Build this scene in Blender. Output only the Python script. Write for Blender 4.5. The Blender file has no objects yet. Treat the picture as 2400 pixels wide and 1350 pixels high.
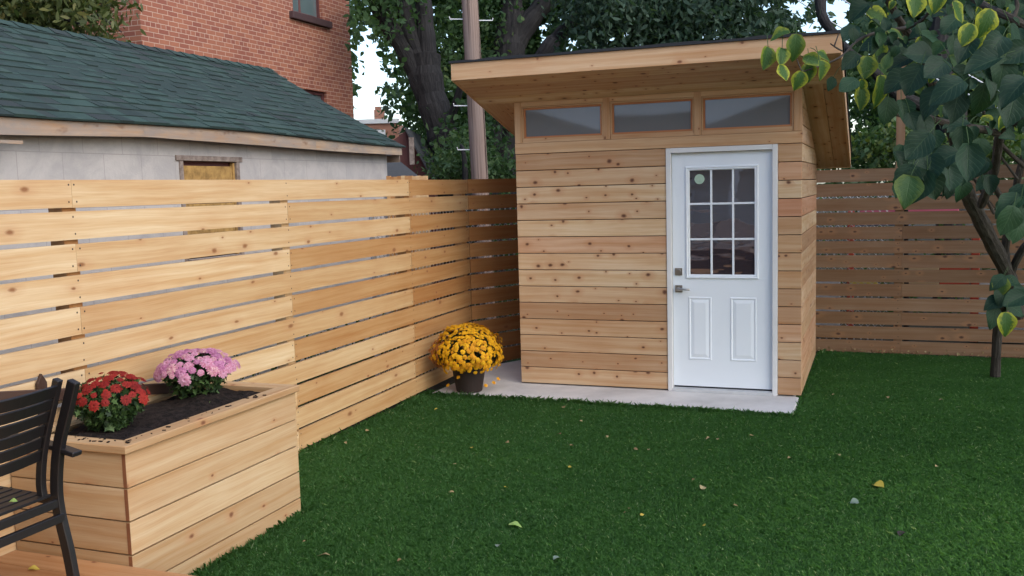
import bpy, math, random
import numpy as np
from mathutils import Vector, Matrix
random.seed(7); rng = np.random.default_rng(7)
S = bpy.context.scene; COL = S.collection
# ------------------------------------------------------------------ camera
CC = Vector((3.0322, -8.1359, 1.7754)); YAW, PIT, ROL, FPX = .3641, .1027, -.027, 2253.
cy, sy, cp, sp = math.cos(YAW), math.sin(YAW), math.cos(PIT), math.sin(PIT)
FW = Vector((-sy*cp, cy*cp, -sp)); RT0 = Vector((cy, sy, 0)); UP0 = RT0.cross(FW)
cr, sr = math.cos(ROL), math.sin(ROL)
RT = cr*RT0 + sr*UP0; UP = -sr*RT0 + cr*UP0
cam = bpy.data.cameras.new('camera'); co = bpy.data.objects.new('camera', cam); COL.objects.link(co)
m = Matrix((( RT.x, UP.x, -FW.x, CC.x), (RT.y, UP.y, -FW.y, CC.y), (RT.z, UP.z, -FW.z, CC.z), (0, 0, 0, 1)))
co.matrix_world = m
cam.sensor_width = 36; cam.lens = 36*FPX/2400; cam.clip_start = .05; cam.clip_end = 600
S.camera = co
def at(px, py, d):            # world point on the line of sight of a photo pixel at depth d
    return CC + (FW + RT*((px-1200)/FPX) + UP*((675-py)/FPX))*d
FWn, RTn, UPn, CCn = [np.array(v) for v in (FW, RT, UP, CC)]
def projn(P):
    d = P-CCn; z = d@FWn
    return 1200+FPX*(d@RTn)/z, 675-FPX*(d@UPn)/z, z
# ------------------------------------------------------------------ mesh builder
class MB:
    def __init__(s): s.v=[]; s.f=[]; s.uv=[]; s.r=[]; s.m=[]; s.sm=[]
    def face(s, pts, uvs=None, r=0., mi=0, smooth=False):
        i=len(s.v); s.v.extend([tuple(p) for p in pts]); s.f.append(tuple(range(i,i+len(pts))))
        s.uv.extend(uvs if uvs else [(0,0)]*len(pts)); s.r.append(r); s.m.append(mi); s.sm.append(smooth)
    def obox(s, o, a, b, c, r=None, mi=0, uo=None):
        """box at corner o with edge vectors a (length), b (height), c (thickness)"""
        o,a,b,c=map(Vector,(o,a,b,c))
        if a.cross(b).dot(c)<0: o=o+c; c=-c
        if r is None: r=random.random()
        if uo is None: uo=(random.random()*40, random.random()*40)
        la,lb,lc=a.length,b.length,c.length; U,V=uo
        p=[o,o+a,o+a+b,o+b,o+c,o+a+c,o+a+b+c,o+b+c]
        for idx,(du,dv),off in (((0,3,2,1),(la,lb),0),((4,5,6,7),(la,lb),.3)):
            q=[(0,0),(0,dv),(du,dv),(du,0)] if off==0 else [(0,0),(du,0),(du,dv),(0,dv)]
            s.face([p[k] for k in idx],[(U+x,V+y) for x,y in q],r,mi)
        for idx,(du,dv) in (((0,1,5,4),(la,lc)),((3,7,6,2),(la,lc)),((0,4,7,3),(lc,lb)),((1,2,6,5),(lc,lb))):
            if idx==(0,1,5,4): q=[(0,0),(du,0),(du,dv),(0,dv)]
            elif idx==(3,7,6,2): q=[(0,0),(0,dv),(du,dv),(du,0)]
            elif idx==(0,4,7,3): q=[(0,0),(du,0),(du,dv),(0,dv)]
            else: q=[(0,0),(0,dv),(du,dv),(du,0)]
            s.face([p[k] for k in idx],[(U+x,V+.02+y) for x,y in q],r,mi)
    def box(s, x0,x1,y0,y1,z0,z1, r=None, mi=0, along=None):
        L=[x1-x0,y1-y0,z1-z0]
        ax=along if along is not None else max(range(3),key=lambda k:L[k])
        E3=[Vector((L[0],0,0)),Vector((0,L[1],0)),Vector((0,0,L[2]))]
        rest=sorted([k for k in range(3) if k!=ax],key=lambda k:-L[k])
        s.obox((x0,y0,z0),E3[ax],E3[rest[0]],E3[rest[1]],r,mi)
    def wallbox(s,x0,x1,y0,y1,z0,z1,mi=0,r=.5):
        """box whose uvs are world metres on each face (brick, block)"""
        p=[(x0,y0,z0),(x1,y0,z0),(x1,y1,z0),(x0,y1,z0),(x0,y0,z1),(x1,y0,z1),(x1,y1,z1),(x0,y1,z1)]
        for idx,k in (((0,1,5,4),0),((1,2,6,5),1),((2,3,7,6),0),((3,0,4,7),1),((4,5,6,7),2),((0,3,2,1),2)):
            P=[p[i] for i in idx]
            s.face(P,[((q[0],q[2]) if k==0 else (q[1],q[2]) if k==1 else (q[0],q[1])) for q in P],r,mi)
    def prism(s, poly, ext, r=None, mi=0, uax=None):
        """planar polygon (list of 3d pts) extruded by ext"""
        poly=[Vector(p) for p in poly]; ext=Vector(ext); n=len(poly)
        nrm=(poly[1]-poly[0]).cross(poly[2]-poly[0])
        if nrm.dot(ext)<0: poly=poly[::-1]
        if r is None: r=random.random()
        u=Vector(uax).normalized() if uax else (poly[1]-poly[0]).normalized()
        w=ext.normalized().cross(u); U,V=random.random()*40,random.random()*40
        f=lambda p:(U+(p-poly[0]).dot(u),V+(p-poly[0]).dot(w))
        top=[p+ext for p in poly]
        s.face(top,[f(p) for p in poly],r,mi); s.face(poly[::-1],[f(p) for p in poly[::-1]],r,mi)
        for i in range(n):
            j=(i+1)%n; L=(poly[j]-poly[i]).length
            s.face([poly[i],poly[j],top[j],top[i]],[(U,V),(U+L,V),(U+L,V+ext.length),(U,V+ext.length)],r,mi)
    def tube(s, pts, rad, seg=8, r=.5, mi=0, cap=True):
        pts=[Vector(p) for p in pts]; n=len(pts)
        if not hasattr(rad,'__len__'): rad=[rad]*n
        ring=[]; L=0; ref=None
        for i,p in enumerate(pts):
            t=(pts[min(i+1,n-1)]-pts[max(i-1,0)]).normalized()
            if ref is None: ref=(Vector((0,0,1)) if abs(t.z)<.9 else Vector((1,0,0)))
            x=(ref-t*ref.dot(t)).normalized(); y=t.cross(x); ref=x
            if i: L+=(p-pts[i-1]).length
            ring.append(([p+(x*math.cos(a)+y*math.sin(a))*rad[i] for a in [2*math.pi*k/seg for k in range(seg)]],L))
        for i in range(n-1):
            A,la=ring[i]; B,lb=ring[i+1]; c=2*math.pi*rad[i]
            for k in range(seg):
                q=(k+1)%seg
                s.face([A[k],A[q],B[q],B[k]],[(la,c*k/seg),(la,c*(k+1)/seg),(lb,c*(k+1)/seg),(lb,c*k/seg)],r,mi,True)
        if cap: s.face(ring[0][0][::-1],None,r,mi); s.face(ring[-1][0],None,r,mi)
    def lathe(s, prof, c, seg=32, r=.5, mi=0):
        c=Vector(c)
        for (r0,z0),(r1,z1) in zip(prof[:-1],prof[1:]):
            for k in range(seg):
                a,b=2*math.pi*k/seg,2*math.pi*(k+1)/seg
                P=[(r0,a,z0),(r0,b,z0),(r1,b,z1),(r1,a,z1)]
                P=[c+Vector((q*math.cos(t),q*math.sin(t),z)) for q,t,z in P]
                s.face(P,[(a,z0),(b,z0),(b,z1),(a,z1)],r,mi,True)
    def build(s, name, mats, parent=None, bevel=0, merge=False, label=None, cat=None, group=None, kind=None):
        me=bpy.data.meshes.new(name); me.from_pydata(s.v,[],s.f)
        uvl=me.uv_layers.new(name='UVMap'); uvl.data.foreach_set('uv',np.array(s.uv,dtype=np.float32).ravel())
        at_=me.attributes.new('rnd','FLOAT','FACE'); at_.data.foreach_set('value',np.array(s.r,dtype=np.float32))
        me.polygons.foreach_set('material_index',np.array(s.m,dtype=np.int32))
        me.polygons.foreach_set('use_smooth',np.array(s.sm,dtype=bool))
        for mt in (mats if isinstance(mats,(list,tuple)) else [mats]): me.materials.append(mt)
        me.update(); o=bpy.data.objects.new(name,me); COL.objects.link(o)
        if merge:
            import bmesh
            b=bmesh.new(); b.from_mesh(me); bmesh.ops.remove_doubles(b,verts=b.verts,dist=1e-5); b.to_mesh(me); b.free()
        if parent: o.parent=parent
        if bevel:
            if not merge:
                import bmesh
                b=bmesh.new(); b.from_mesh(me); bmesh.ops.remove_doubles(b,verts=b.verts,dist=1e-5); b.to_mesh(me); b.free()
            bv=o.modifiers.new('bevel','BEVEL'); bv.width=bevel; bv.segments=1; bv.limit_method='ANGLE'; bv.angle_limit=math.radians(40)
        tag(o,label,cat,group,kind); return o
def tag(o,label=None,cat=None,group=None,kind=None):
    if label: o['label']=label
    if cat: o['category']=cat
    if group: o['group']=group
    if kind: o['kind']=kind
    return o
def thing(name,label,cat,group=None,loc=None):
    o=bpy.data.objects.new(name,None); COL.objects.link(o); o.empty_display_size=.1
    return tag(o,label,cat,group)
def fastmesh(name, verts, nper, mats, rnd, parent=None, smooth=False, uvs=None, mi=None):
    """verts (F*nper,3): one polygon per nper verts"""
    F=len(verts)//nper; me=bpy.data.meshes.new(name)
    me.vertices.add(len(verts)); me.vertices.foreach_set('co',verts.astype(np.float32).ravel())
    me.loops.add(len(verts)); me.loops.foreach_set('vertex_index',np.arange(len(verts),dtype=np.int32))
    me.polygons.add(F); me.polygons.foreach_set('loop_start',np.arange(0,F*nper,nper,dtype=np.int32))
    me.update(calc_edges=True)
    a=me.attributes.new('rnd','FLOAT','FACE'); a.data.foreach_set('value',rnd.astype(np.float32))
    if uvs is not None:
        u=me.uv_layers.new(name='UVMap'); u.data.foreach_set('uv',uvs.astype(np.float32).ravel())
    if mi is not None: me.polygons.foreach_set('material_index',mi.astype(np.int32))
    for mt in (mats if isinstance(mats,(list,tuple)) else [mats]): me.materials.append(mt)
    o=bpy.data.objects.new(name,me); COL.objects.link(o)
    if parent: o.parent=parent
    return o
# ------------------------------------------------------------------ materials
class NT:
    def __init__(s,name):
        s.m=bpy.data.materials.new(name); s.m.use_nodes=True; s.t=s.m.node_tree; s.n=s.t.nodes
        s.b=s.n['Principled BSDF']
    def new(s,t,**k):
        x=s.n.new(t)
        for a,v in k.items(): setattr(x,a,v)
        return x
    def l(s,a,b): s.t.links.new(a,b)
    def val(s,sock,v):
        if hasattr(v,'links') or isinstance(v,bpy.types.NodeSocket): s.l(v,sock)
        else: sock.default_value=v
    def math(s,op,a,b=0.,c=0.,clamp=False):
        x=s.new('ShaderNodeMath',operation=op,use_clamp=clamp)
        for i,v in enumerate((a,b,c)):
            s.val(x.inputs[i],v)
        return x.outputs[0]
    def mix(s,f,a,b,mode='MIX'):
        x=s.new('ShaderNodeMix',data_type='RGBA',blend_type=mode)
        s.val(x.inputs[0],f)
        for i,v in ((6,a),(7,b)):
            if isinstance(v,tuple): x.inputs[i].default_value=(*v,1) if len(v)==3 else v
            else: s.l(v,x.inputs[i])
        return x.outputs[2]
    def ramp(s,f,stops,interp='LINEAR'):
        x=s.new('ShaderNodeValToRGB'); x.color_ramp.interpolation=interp; s.l(f,x.inputs[0])
        e=x.color_ramp.elements
        while len(e)<len(stops): e.new(.5)
        for k,(p,c) in zip(e,stops): k.position=p; k.color=(*c,1) if isinstance(c,tuple) else (c,c,c,1)
        return x.outputs[0]
    def noise(s,vec,scale=1.,detail=3.,rough=.55,dist=0.):
        x=s.new('ShaderNodeTexNoise'); s.l(vec,x.inputs['Vector'])
        x.inputs['Scale'].default_value=scale; x.inputs['Detail'].default_value=detail
        x.inputs['Roughness'].default_value=rough; x.inputs['Distortion'].default_value=dist
        return x.outputs[0]
    def vmul(s,vec,v,add=(0,0,0)):
        x=s.new('ShaderNodeMapping'); s.l(vec,x.inputs[0]); x.inputs['Scale'].default_value=v; x.inputs['Location'].default_value=add
        return x.outputs[0]
    def bump(s,h,strength=.3,dist=.01):
        x=s.new('ShaderNodeBump'); x.inputs['Strength'].default_value=strength; x.inputs['Distance'].default_value=dist
        s.l(h,x.inputs['Height']); s.l(x.outputs[0],s.b.inputs['Normal']); return x
    def uv(s): return s.new('ShaderNodeTexCoord').outputs['UV']
    def obj(s): return s.new('ShaderNodeTexCoord').outputs['Object']
    def rnd(s): return s.new('ShaderNodeAttribute',attribute_name='rnd').outputs['Fac']
    def base(s,c):
        if isinstance(c,tuple): s.b.inputs['Base Color'].default_value=(*c,1)
        else: s.l(c,s.b.inputs['Base Color'])
    def set(s,rough=.6,metal=0.,spec=.5):
        s.b.inputs['Roughness'].default_value=rough; s.b.inputs['Metallic'].default_value=metal
        s.b.inputs['Specular IOR Level'].default_value=spec; return s.m
def wood(name,cols,knot=(.16,.06,.03),kdens=.55,kscale=(4.2,8.),grain=.5,rough=.62,halo=(.42,.20,.09),grey=None,hl=.35,ks=1.):
    """cedar: per-board tint (rnd), long streaks, fine grain, knots with a reddish halo"""
    t=NT(name); uv=t.uv(); r=t.rnd()
    base=t.ramp(r,[(i/(len(cols)-1),c) for i,c in enumerate(cols)])
    wob=t.noise(t.vmul(uv,(.9,5,1)),1.,2.)
    sep=t.new('ShaderNodeSeparateXYZ'); t.l(uv,sep.inputs[0])
    v2=t.math('ADD',sep.outputs[1],t.math('MULTIPLY',wob,.06))
    cmb=t.new('ShaderNodeCombineXYZ'); t.l(sep.outputs[0],cmb.inputs[0]); t.l(v2,cmb.inputs[1])
    st=t.noise(t.vmul(cmb.outputs[0],(.7,26,1)),1.,4.,.6)
    fi=t.noise(t.vmul(cmb.outputs[0],(5,230,1)),1.,3.,.6)
    bl=t.noise(t.vmul(uv,(1.3,3,1)),1.,3.)
    c=t.mix(t.ramp(st,[(.35,0.),(.68,1.)]),base,t.mix(1.,base,(.82,.68,.53),'MULTIPLY'))
    c=t.mix(t.math('MULTIPLY',t.ramp(bl,[(.4,0.),(.75,1.)]),grain),c,t.mix(1.,c,(.78,.58,.42),'MULTIPLY'))
    c=t.mix(t.math('MULTIPLY',t.ramp(fi,[(.45,0.),(.8,1.)]),.45),c,t.mix(1.,c,(.70,.58,.48),'MULTIPLY'))
    # knots
    vo=t.new('ShaderNodeTexVoronoi',voronoi_dimensions='2D'); jit=t.noise(t.vmul(uv,(30,60,1)),1.,2.)
    kv=t.vmul(cmb.outputs[0],(kscale[0],kscale[1],1)); t.l(kv,vo.inputs['Vector']); vo.inputs['Scale'].default_value=1.
    sc=t.new('ShaderNodeSeparateColor'); t.l(vo.outputs['Color'],sc.inputs[0])
    rad=t.math('MULTIPLY_ADD',t.math('MULTIPLY',sc.outputs[1],sc.outputs[1]),.085*ks,.035*ks)
    d=t.math('ADD',vo.outputs['Distance'],t.math('MULTIPLY',t.math('SUBTRACT',jit,.5),.05))
    q=t.math('DIVIDE',d,rad)
    on=t.math('LESS_THAN',sc.outputs[0],kdens)
    core=t.math('MULTIPLY',t.ramp(q,[(.35,1.),(.95,0.)]),on)
    q2=t.math('DIVIDE',d,t.math('MULTIPLY',rad,3.4))
    hal=t.math('MULTIPLY',t.math('MULTIPLY',t.ramp(q2,[(.2,1.),(.9,0.)]),on),hl)
    c=t.mix(hal,c,halo)
    c=t.mix(t.math('MULTIPLY',core,.92),c,knot)
    if grey:
        g=t.noise(t.vmul(uv,(3,9,1)),1.,5.,.7); c=t.mix(t.ramp(g,[(.35,0.),(.62,.95)]),c,grey); g2=t.noise(t.vmul(uv,(4,7,1),(9,3,0)),1.,3.); c=t.mix(t.ramp(g2,[(.62,0.),(.72,.75)]),c,(.17,.085,.045))
    t.base(c); t.bump(t.math('ADD',fi,t.math('MULTIPLY',core,-1.)),.25,.002)
    return t.set(rough,0,.35)
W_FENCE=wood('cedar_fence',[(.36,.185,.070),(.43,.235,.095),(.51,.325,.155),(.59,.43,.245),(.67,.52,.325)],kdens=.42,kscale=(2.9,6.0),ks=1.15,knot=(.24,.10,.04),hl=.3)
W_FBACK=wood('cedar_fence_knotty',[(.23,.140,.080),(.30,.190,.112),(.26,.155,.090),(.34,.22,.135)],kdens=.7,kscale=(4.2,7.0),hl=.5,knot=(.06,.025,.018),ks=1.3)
W_SHED=wood('cedar_siding',[(.43,.275,.165),(.58,.42,.27),(.47,.305,.19),(.67,.54,.37),(.53,.275,.17)],kdens=.88,kscale=(5.2,7.2),hl=.5,ks=1.45,knot=(.085,.028,.016))
W_TRIM=wood('cedar_trim',[(.56,.38,.23),(.64,.46,.29),(.54,.36,.22)],kdens=.36,kscale=(4.4,6.5),hl=.45)
W_WIN=wood('cedar_window',[(.50,.22,.10),(.55,.26,.12)],kdens=.2)
W_PLANT=wood('cedar_planter',[(.51,.375,.225),(.59,.455,.29),(.46,.325,.19),(.55,.41,.255)],kdens=.46,kscale=(3.8,6.0),hl=.5,ks=1.2)
W_DECK=wood('cedar_deck',[(.46,.26,.13),(.52,.31,.16),(.42,.24,.12)],kdens=.3)
W_GAR=wood('weathered_board',[(.42,.33,.25),(.50,.40,.30),(.40,.31,.24)],kdens=.5,kscale=(2,6),grey=(.27,.23,.20))
W_DARK=wood('dark_stained_wood',[(.060,.036,.028),(.075,.045,.036)],kdens=.1)
def plain(name,c,rough=.5,metal=0.,spec=.5,nz=0.,nscale=20.,bump=0.,var=(.7,.7,.7)):
    t=NT(name)
    if nz:
        n=t.noise(t.obj(),nscale,5.,.6)
        t.base(t.mix(t.math('MULTIPLY',t.ramp(n,[(.35,0.),(.7,1.)]),nz),c,tuple(a*b for a,b in zip(c,var))))
        if bump: t.bump(n,bump,.01)
    else: t.base(c)
    return t.set(rough,metal,spec)
M_WHITE=plain('white_door_paint',(.75,.81,.87),.38,nz=.25,nscale=3.,var=(.93,.94,.95))
M_TRIMW=plain('white_trim_paint',(.70,.71,.72),.5,nz=.4,nscale=6.,var=(.85,.84,.82))
M_SILL=plain('aluminium_sill',(.62,.64,.66),.35,.3,nz=.4,nscale=12.)
M_NICK=plain('brushed_nickel',(.42,.41,.40),.32,1.)
M_BLK=plain('black_metal',(.009,.0085,.010),.45,nz=.4,nscale=30.,var=(1.4,1.3,1.3))
M_MEM=plain('black_roof_edge',(.012,.013,.016),.6,nz=.5,nscale=15.,bump=.2)
M_RUB=plain('black_rubber',(.01,.012,.02),.6)
M_POT=plain('brown_plastic_pot',(.030,.021,.019),.65,spec=.25,nz=.4,nscale=10.)
M_STICK=plain('pale_sticker',(.42,.55,.44),.5,nz=.6,nscale=40.,var=(.6,.75,.7))
M_GALV=plain('galvanised_wire',(.66,.67,.69),.45,.2)
M_MAROON=plain('maroon_board_wall',(.10,.032,.028),.8,nz=.7,nscale=2.,var=(.5,.5,.5))
M_DROOF=plain('charcoal_shingle',(.045,.05,.055),.9,nz=.7,nscale=25.,bump=.4)
M_PAINTW=plain('far_white_paint',(.8,.78,.76),.7)
M_FARB=plain('far_orange_brick',(.42,.20,.13),.85,nz=.5,nscale=4.)
M_SOFFW=plain('dark_sill_stone',(.055,.028,.030),.75,nz=.5,nscale=9.)
M_WFRAME=plain('brown_window_frame',(.10,.035,.035),.5)
M_YEL=plain('yellow_peeling_board',(.44,.27,.085),.8,nz=1.,nscale=14.,var=(.45,.42,.4))
M_PEELG=plain('grey_peeling_frame',(.30,.25,.22),.85,nz=1.,nscale=18.,var=(.45,.4,.38))
M_ENDG=plain('cedar_end_grain',(.22,.085,.035),.8,nz=.6,nscale=60.)
M_PINK=plain('pink_plastic',(.75,.16,.24),.5); M_RED=plain('red_plastic',(.55,.06,.03),.5)
M_YLW=plain('yellow_plastic',(.75,.55,.10),.5); M_TAN=plain('tan_plastic',(.60,.42,.24),.6)
M_BLUE=plain('dusty_blue_plastic',(.16,.18,.34),.6); M_WHT=plain('white_plastic',(.75,.75,.78),.5)
def glass_dark(name,c,bump=0.,scale=2.,rough=.05,ior=1.9):
    t=NT(name); t.base(c)
    if bump:
        n=t.noise(t.vmul(t.obj(),(1,1,3.)),scale,1.5,.4); t.bump(n,bump,.05)
    t.b.inputs['IOR'].default_value=ior
    return t.set(rough,0,.8)
M_GLASS=glass_dark('clerestory_glass',(.185,.188,.193),0.,1.6,.04,2.2)
M_GLASSD=glass_dark('door_glass',(.040,.030,.036),.035,3.6,.02,2.3)
M_GLASSH=glass_dark('house_window_glass',(.10,.14,.15),.1,3.)
def mk_brick():
    t=NT('red_brick'); uv=t.uv()
    b=t.new('ShaderNodeTexBrick',offset=.5,squash=.5,squash_frequency=6)
    t.l(uv,b.inputs['Vector']); b.inputs['Scale'].default_value=1.; b.inputs['Mortar Size'].default_value=.0055
    b.inputs['Mortar Smooth'].default_value=.3
    b.inputs['Bias'].default_value=-.1; b.inputs['Brick Width'].default_value=.203; b.inputs['Row Height'].default_value=.0677
    b.inputs['Color1'].default_value=(.29,.115,.070,1); b.inputs['Color2'].default_value=(.20,.068,.050,1); b.inputs['Mortar'].default_value=(.42,.29,.225,1)
    n=t.noise(t.vmul(uv,(1,1,1)),9.,5.,.65); n2=t.noise(uv,.8,3.)
    c=t.mix(t.math('MULTIPLY',t.ramp(n,[(.3,0.),(.7,1.)]),.35),b.outputs['Color'],t.mix(1.,b.outputs['Color'],(1.3,1.25,1.2),'MULTIPLY'))
    c=t.mix(t.math('MULTIPLY',t.ramp(n2,[(.35,0.),(.7,1.)]),.3),c,t.mix(1.,c,(.75,.72,.72),'MULTIPLY'))
    t.base(c); t.bump(t.math('MULTIPLY_ADD',b.outputs['Fac'],-1.,t.math('MULTIPLY',n,.3)),.5,.008); return t.set(.85,0,.3)
M_BRICK=mk_brick()
def mk_block():
    t=NT('concrete_block'); uv=t.uv()
    b=t.new('ShaderNodeTexBrick',offset=.5,squash=1.)
    mp=t.vmul(uv,(1,1,1),(.02,-.12,0)); t.l(mp,b.inputs['Vector']); b.inputs['Scale'].default_value=1.; b.inputs['Mortar Size'].default_value=.0045
    b.inputs['Mortar Smooth'].default_value=.6; b.inputs['Brick Width'].default_value=.395; b.inputs['Row Height'].default_value=.2
    b.inputs['Color1'].default_value=(.50,.475,.455,1); b.inputs['Color2'].default_value=(.44,.42,.41,1); b.inputs['Mortar'].default_value=(.36,.34,.33,1)
    n=t.noise(uv,3.2,6.,.7,.6); n2=t.noise(uv,60.,3.)
    c=t.mix(t.math('MULTIPLY',t.ramp(n,[(.42,0.),(.62,1.)]),.5),b.outputs['Color'],(.30,.295,.30))
    c=t.mix(t.math('MULTIPLY',n2,.25),c,t.mix(1.,c,(.7,.7,.7),'MULTIPLY'))
    t.base(c); t.bump(t.math('MULTIPLY_ADD',b.outputs['Fac'],-1.,n2),.35,.006); return t.set(.9,0,.2)
M_BLOCK=mk_block()
def mk_shingle():
    t=NT('green_shingle'); uv=t.uv(); r=t.rnd()
    base=t.ramp(r,[(0,(.024,.036,.035)),(.3,(.028,.050,.045)),(.55,(.034,.060,.053)),(.8,(.029,.037,.038)),(1,(.038,.064,.056))])
    n=t.noise(t.obj(),90.,4.,.7); n2=t.noise(t.obj(),7.,4.,.6)
    c=t.mix(t.math('MULTIPLY',n,.7),base,t.mix(1.,base,(1.8,1.7,1.65),'MULTIPLY'))
    c=t.mix(t.ramp(n2,[(.4,0.),(.7,.5)]),c,t.mix(1.,c,(.7,.75,.8),'MULTIPLY'))
    t.base(c); t.bump(n,.5,.004); return t.set(.92,0,.2)
M_SHIN=mk_shingle()
def mk_conc():
    t=NT('pad_concrete'); o=t.obj(); n=t.noise(o,1.6,6.,.65); n2=t.noise(o,55.,3.,.6)
    c=t.mix(t.ramp(n,[(.4,0.),(.7,1.)]),(.63,.615,.60),(.46,.45,.44))
    c=t.mix(t.math('MULTIPLY',n2,.3),c,t.mix(1.,c,(.7,.7,.7),'MULTIPLY'))
    t.base(c); t.bump(n2,.2,.004); return t.set(.85,0,.3)
M_CONC=mk_conc()
def mk_soil(name,a,b,sc=30.):
    t=NT(name); o=t.obj(); n=t.noise(o,sc,6.,.7); n2=t.noise(o,sc*4,3.,.6)
    c=t.mix(t.ramp(n,[(.4,0.),(.65,1.)]),a,b); t.base(c); t.bump(t.math('ADD',n,n2),1.,.02); return t.set(.95,0,.2)
M_SOIL=mk_soil('dark_potting_soil',(.010,.008,.008),(.045,.032,.028),28.)
M_EARTH=mk_soil('bare_earth',(.035,.028,.018),(.06,.05,.03),12.)
M_LAWNB=mk_soil('lawn_base',(.032,.085,.028),(.05,.125,.042),8.)
def leafmat(name,cols,trans=.25,rough=.5,spec=.35,tcol=None):
    t=NT(name); r=t.rnd(); c=t.ramp(r,[(i/(len(cols)-1),k) for i,k in enumerate(cols)])
    t.base(c); t.set(rough,0,spec)
    tr=t.new('ShaderNodeBsdfTranslucent'); t.l(t.mix(1.,c,tcol or (1.3,1.5,.6),'MULTIPLY'),tr.inputs[0])
    mx=t.new('ShaderNodeMixShader'); mx.inputs[0].default_value=trans
    t.l(t.b.outputs[0],mx.inputs[1]); t.l(tr.outputs[0],mx.inputs[2]); t.l(mx.outputs[0],t.n['Material Output'].inputs[0])
    return t.m
L_MAPLE=leafmat('maple_leaf',[(.022,.048,.024),(.038,.078,.034),(.060,.112,.046),(.048,.092,.052),(.11,.16,.06)],.4,.65,.15)
L_COOL=leafmat('silver_leaf',[(.020,.042,.028),(.034,.066,.044),(.056,.095,.066),(.030,.058,.040),(.11,.16,.11)],.35,.6,.2)
L_OLIVE=leafmat('olive_leaf',[(.045,.060,.018),(.075,.090,.028),(.060,.085,.028),(.11,.12,.035),(.16,.14,.04)],.3)
L_BUSH=leafmat('bush_leaf',[(.03,.06,.02),(.05,.10,.03),(.10,.16,.05),(.20,.22,.05)],.3)
L_WEED=leafmat('weed_leaf',[(.02,.05,.015),(.04,.09,.025),(.07,.12,.04)],.2)
L_MUM=leafmat('mum_leaf',[(.016,.034,.014),(.028,.060,.020),(.05,.10,.03),(.09,.16,.05)],.15)
L_MUMD=leafmat('dark_mum_leaf',[(.010,.022,.014),(.018,.040,.022),(.030,.062,.03)],.1)
L_GRASS=leafmat('grass_blade',[(.062,.155,.056),(.088,.215,.076),(.125,.275,.102),(.17,.33,.14),(.36,.47,.30)],.45,.55,.2)
L_FAR=leafmat('far_leaf',[(.020,.045,.018),(.035,.065,.026),(.055,.10,.035),(.10,.14,.05)],.4)
P_PINK=leafmat('pink_petal',[(.38,.13,.26),(.50,.22,.36),(.60,.33,.45),(.46,.16,.25),(.64,.44,.42)],.2,.6,.2,(1.1,1,1))
P_RED=leafmat('red_petal',[(.16,.010,.009),(.25,.018,.013),(.33,.030,.02),(.22,.014,.012)],.15,.6,.2,(1.1,1,1))
P_YEL=leafmat('yellow_petal',[(.66,.34,.010),(.76,.43,.014),(.82,.50,.02),(.74,.38,.012),(.62,.27,.015)],.15,.6,.2,(1.1,1,1))
P_RUST=plain('rust_petal',(.38,.13,.02),.7)
L_FALL=leafmat('dry_leaf',[(.22,.15,.07),(.32,.24,.11),(.38,.32,.17)],.2,.6,.3,(1.1,1,1))
L_FALLY=leafmat('yellow_fallen_leaf',[(.42,.34,.05),(.55,.42,.08)],.2,.6,.3,(1.1,1,1))
L_FALLG=leafmat('green_fallen_leaf',[(.20,.36,.06),(.28,.42,.12)],.2,.5,.3)
L_FALLP=leafmat('pale_fallen_leaf',[(.17,.24,.19),(.22,.28,.23)],.2,.5,.3)
def bark(name,a,b,sc=9.,rough=.9):
    t=NT(name); uv=t.uv(); n=t.noise(t.vmul(uv,(2.2,13,1)),sc/6,6.,.7,.4); n2=t.noise(t.obj(),3.,3.)
    c=t.mix(t.ramp(n,[(.35,0.),(.65,1.)]),a,b); c=t.mix(t.math('MULTIPLY',n2,.4),c,t.mix(1.,c,(.6,.7,.6),'MULTIPLY'))
    t.base(c); t.bump(n,1.,.03); return t.set(rough,0,.25)
B_DARK=bark('dark_bark',(.012,.011,.013),(.036,.034,.035))
B_LIL=bark('lilac_bark',(.040,.034,.030),(.11,.095,.085),14.)
def mk_pole():
    t=NT('pole_wood'); uv=t.uv()
    n=t.noise(t.vmul(uv,(.5,28,1)),1.,5.,.65); n2=t.noise(t.vmul(uv,(1.2,5,1)),1.,4.); cr=t.noise(t.vmul(uv,(.35,16,1)),1.,2.,.4)
    c=t.mix(t.ramp(n,[(.3,0.),(.7,1.)]),(.105,.072,.060),(.27,.20,.17)); c=t.mix(t.ramp(n2,[(.4,0.),(.7,.6)]),c,(.20,.16,.145))
    c=t.mix(t.ramp(cr,[(.57,0.),(.62,.9)]),c,(.03,.02,.018))
    t.base(c); t.bump(n,.6,.01); return t.set(.85,0,.25)
M_POLE=mk_pole()
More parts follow.
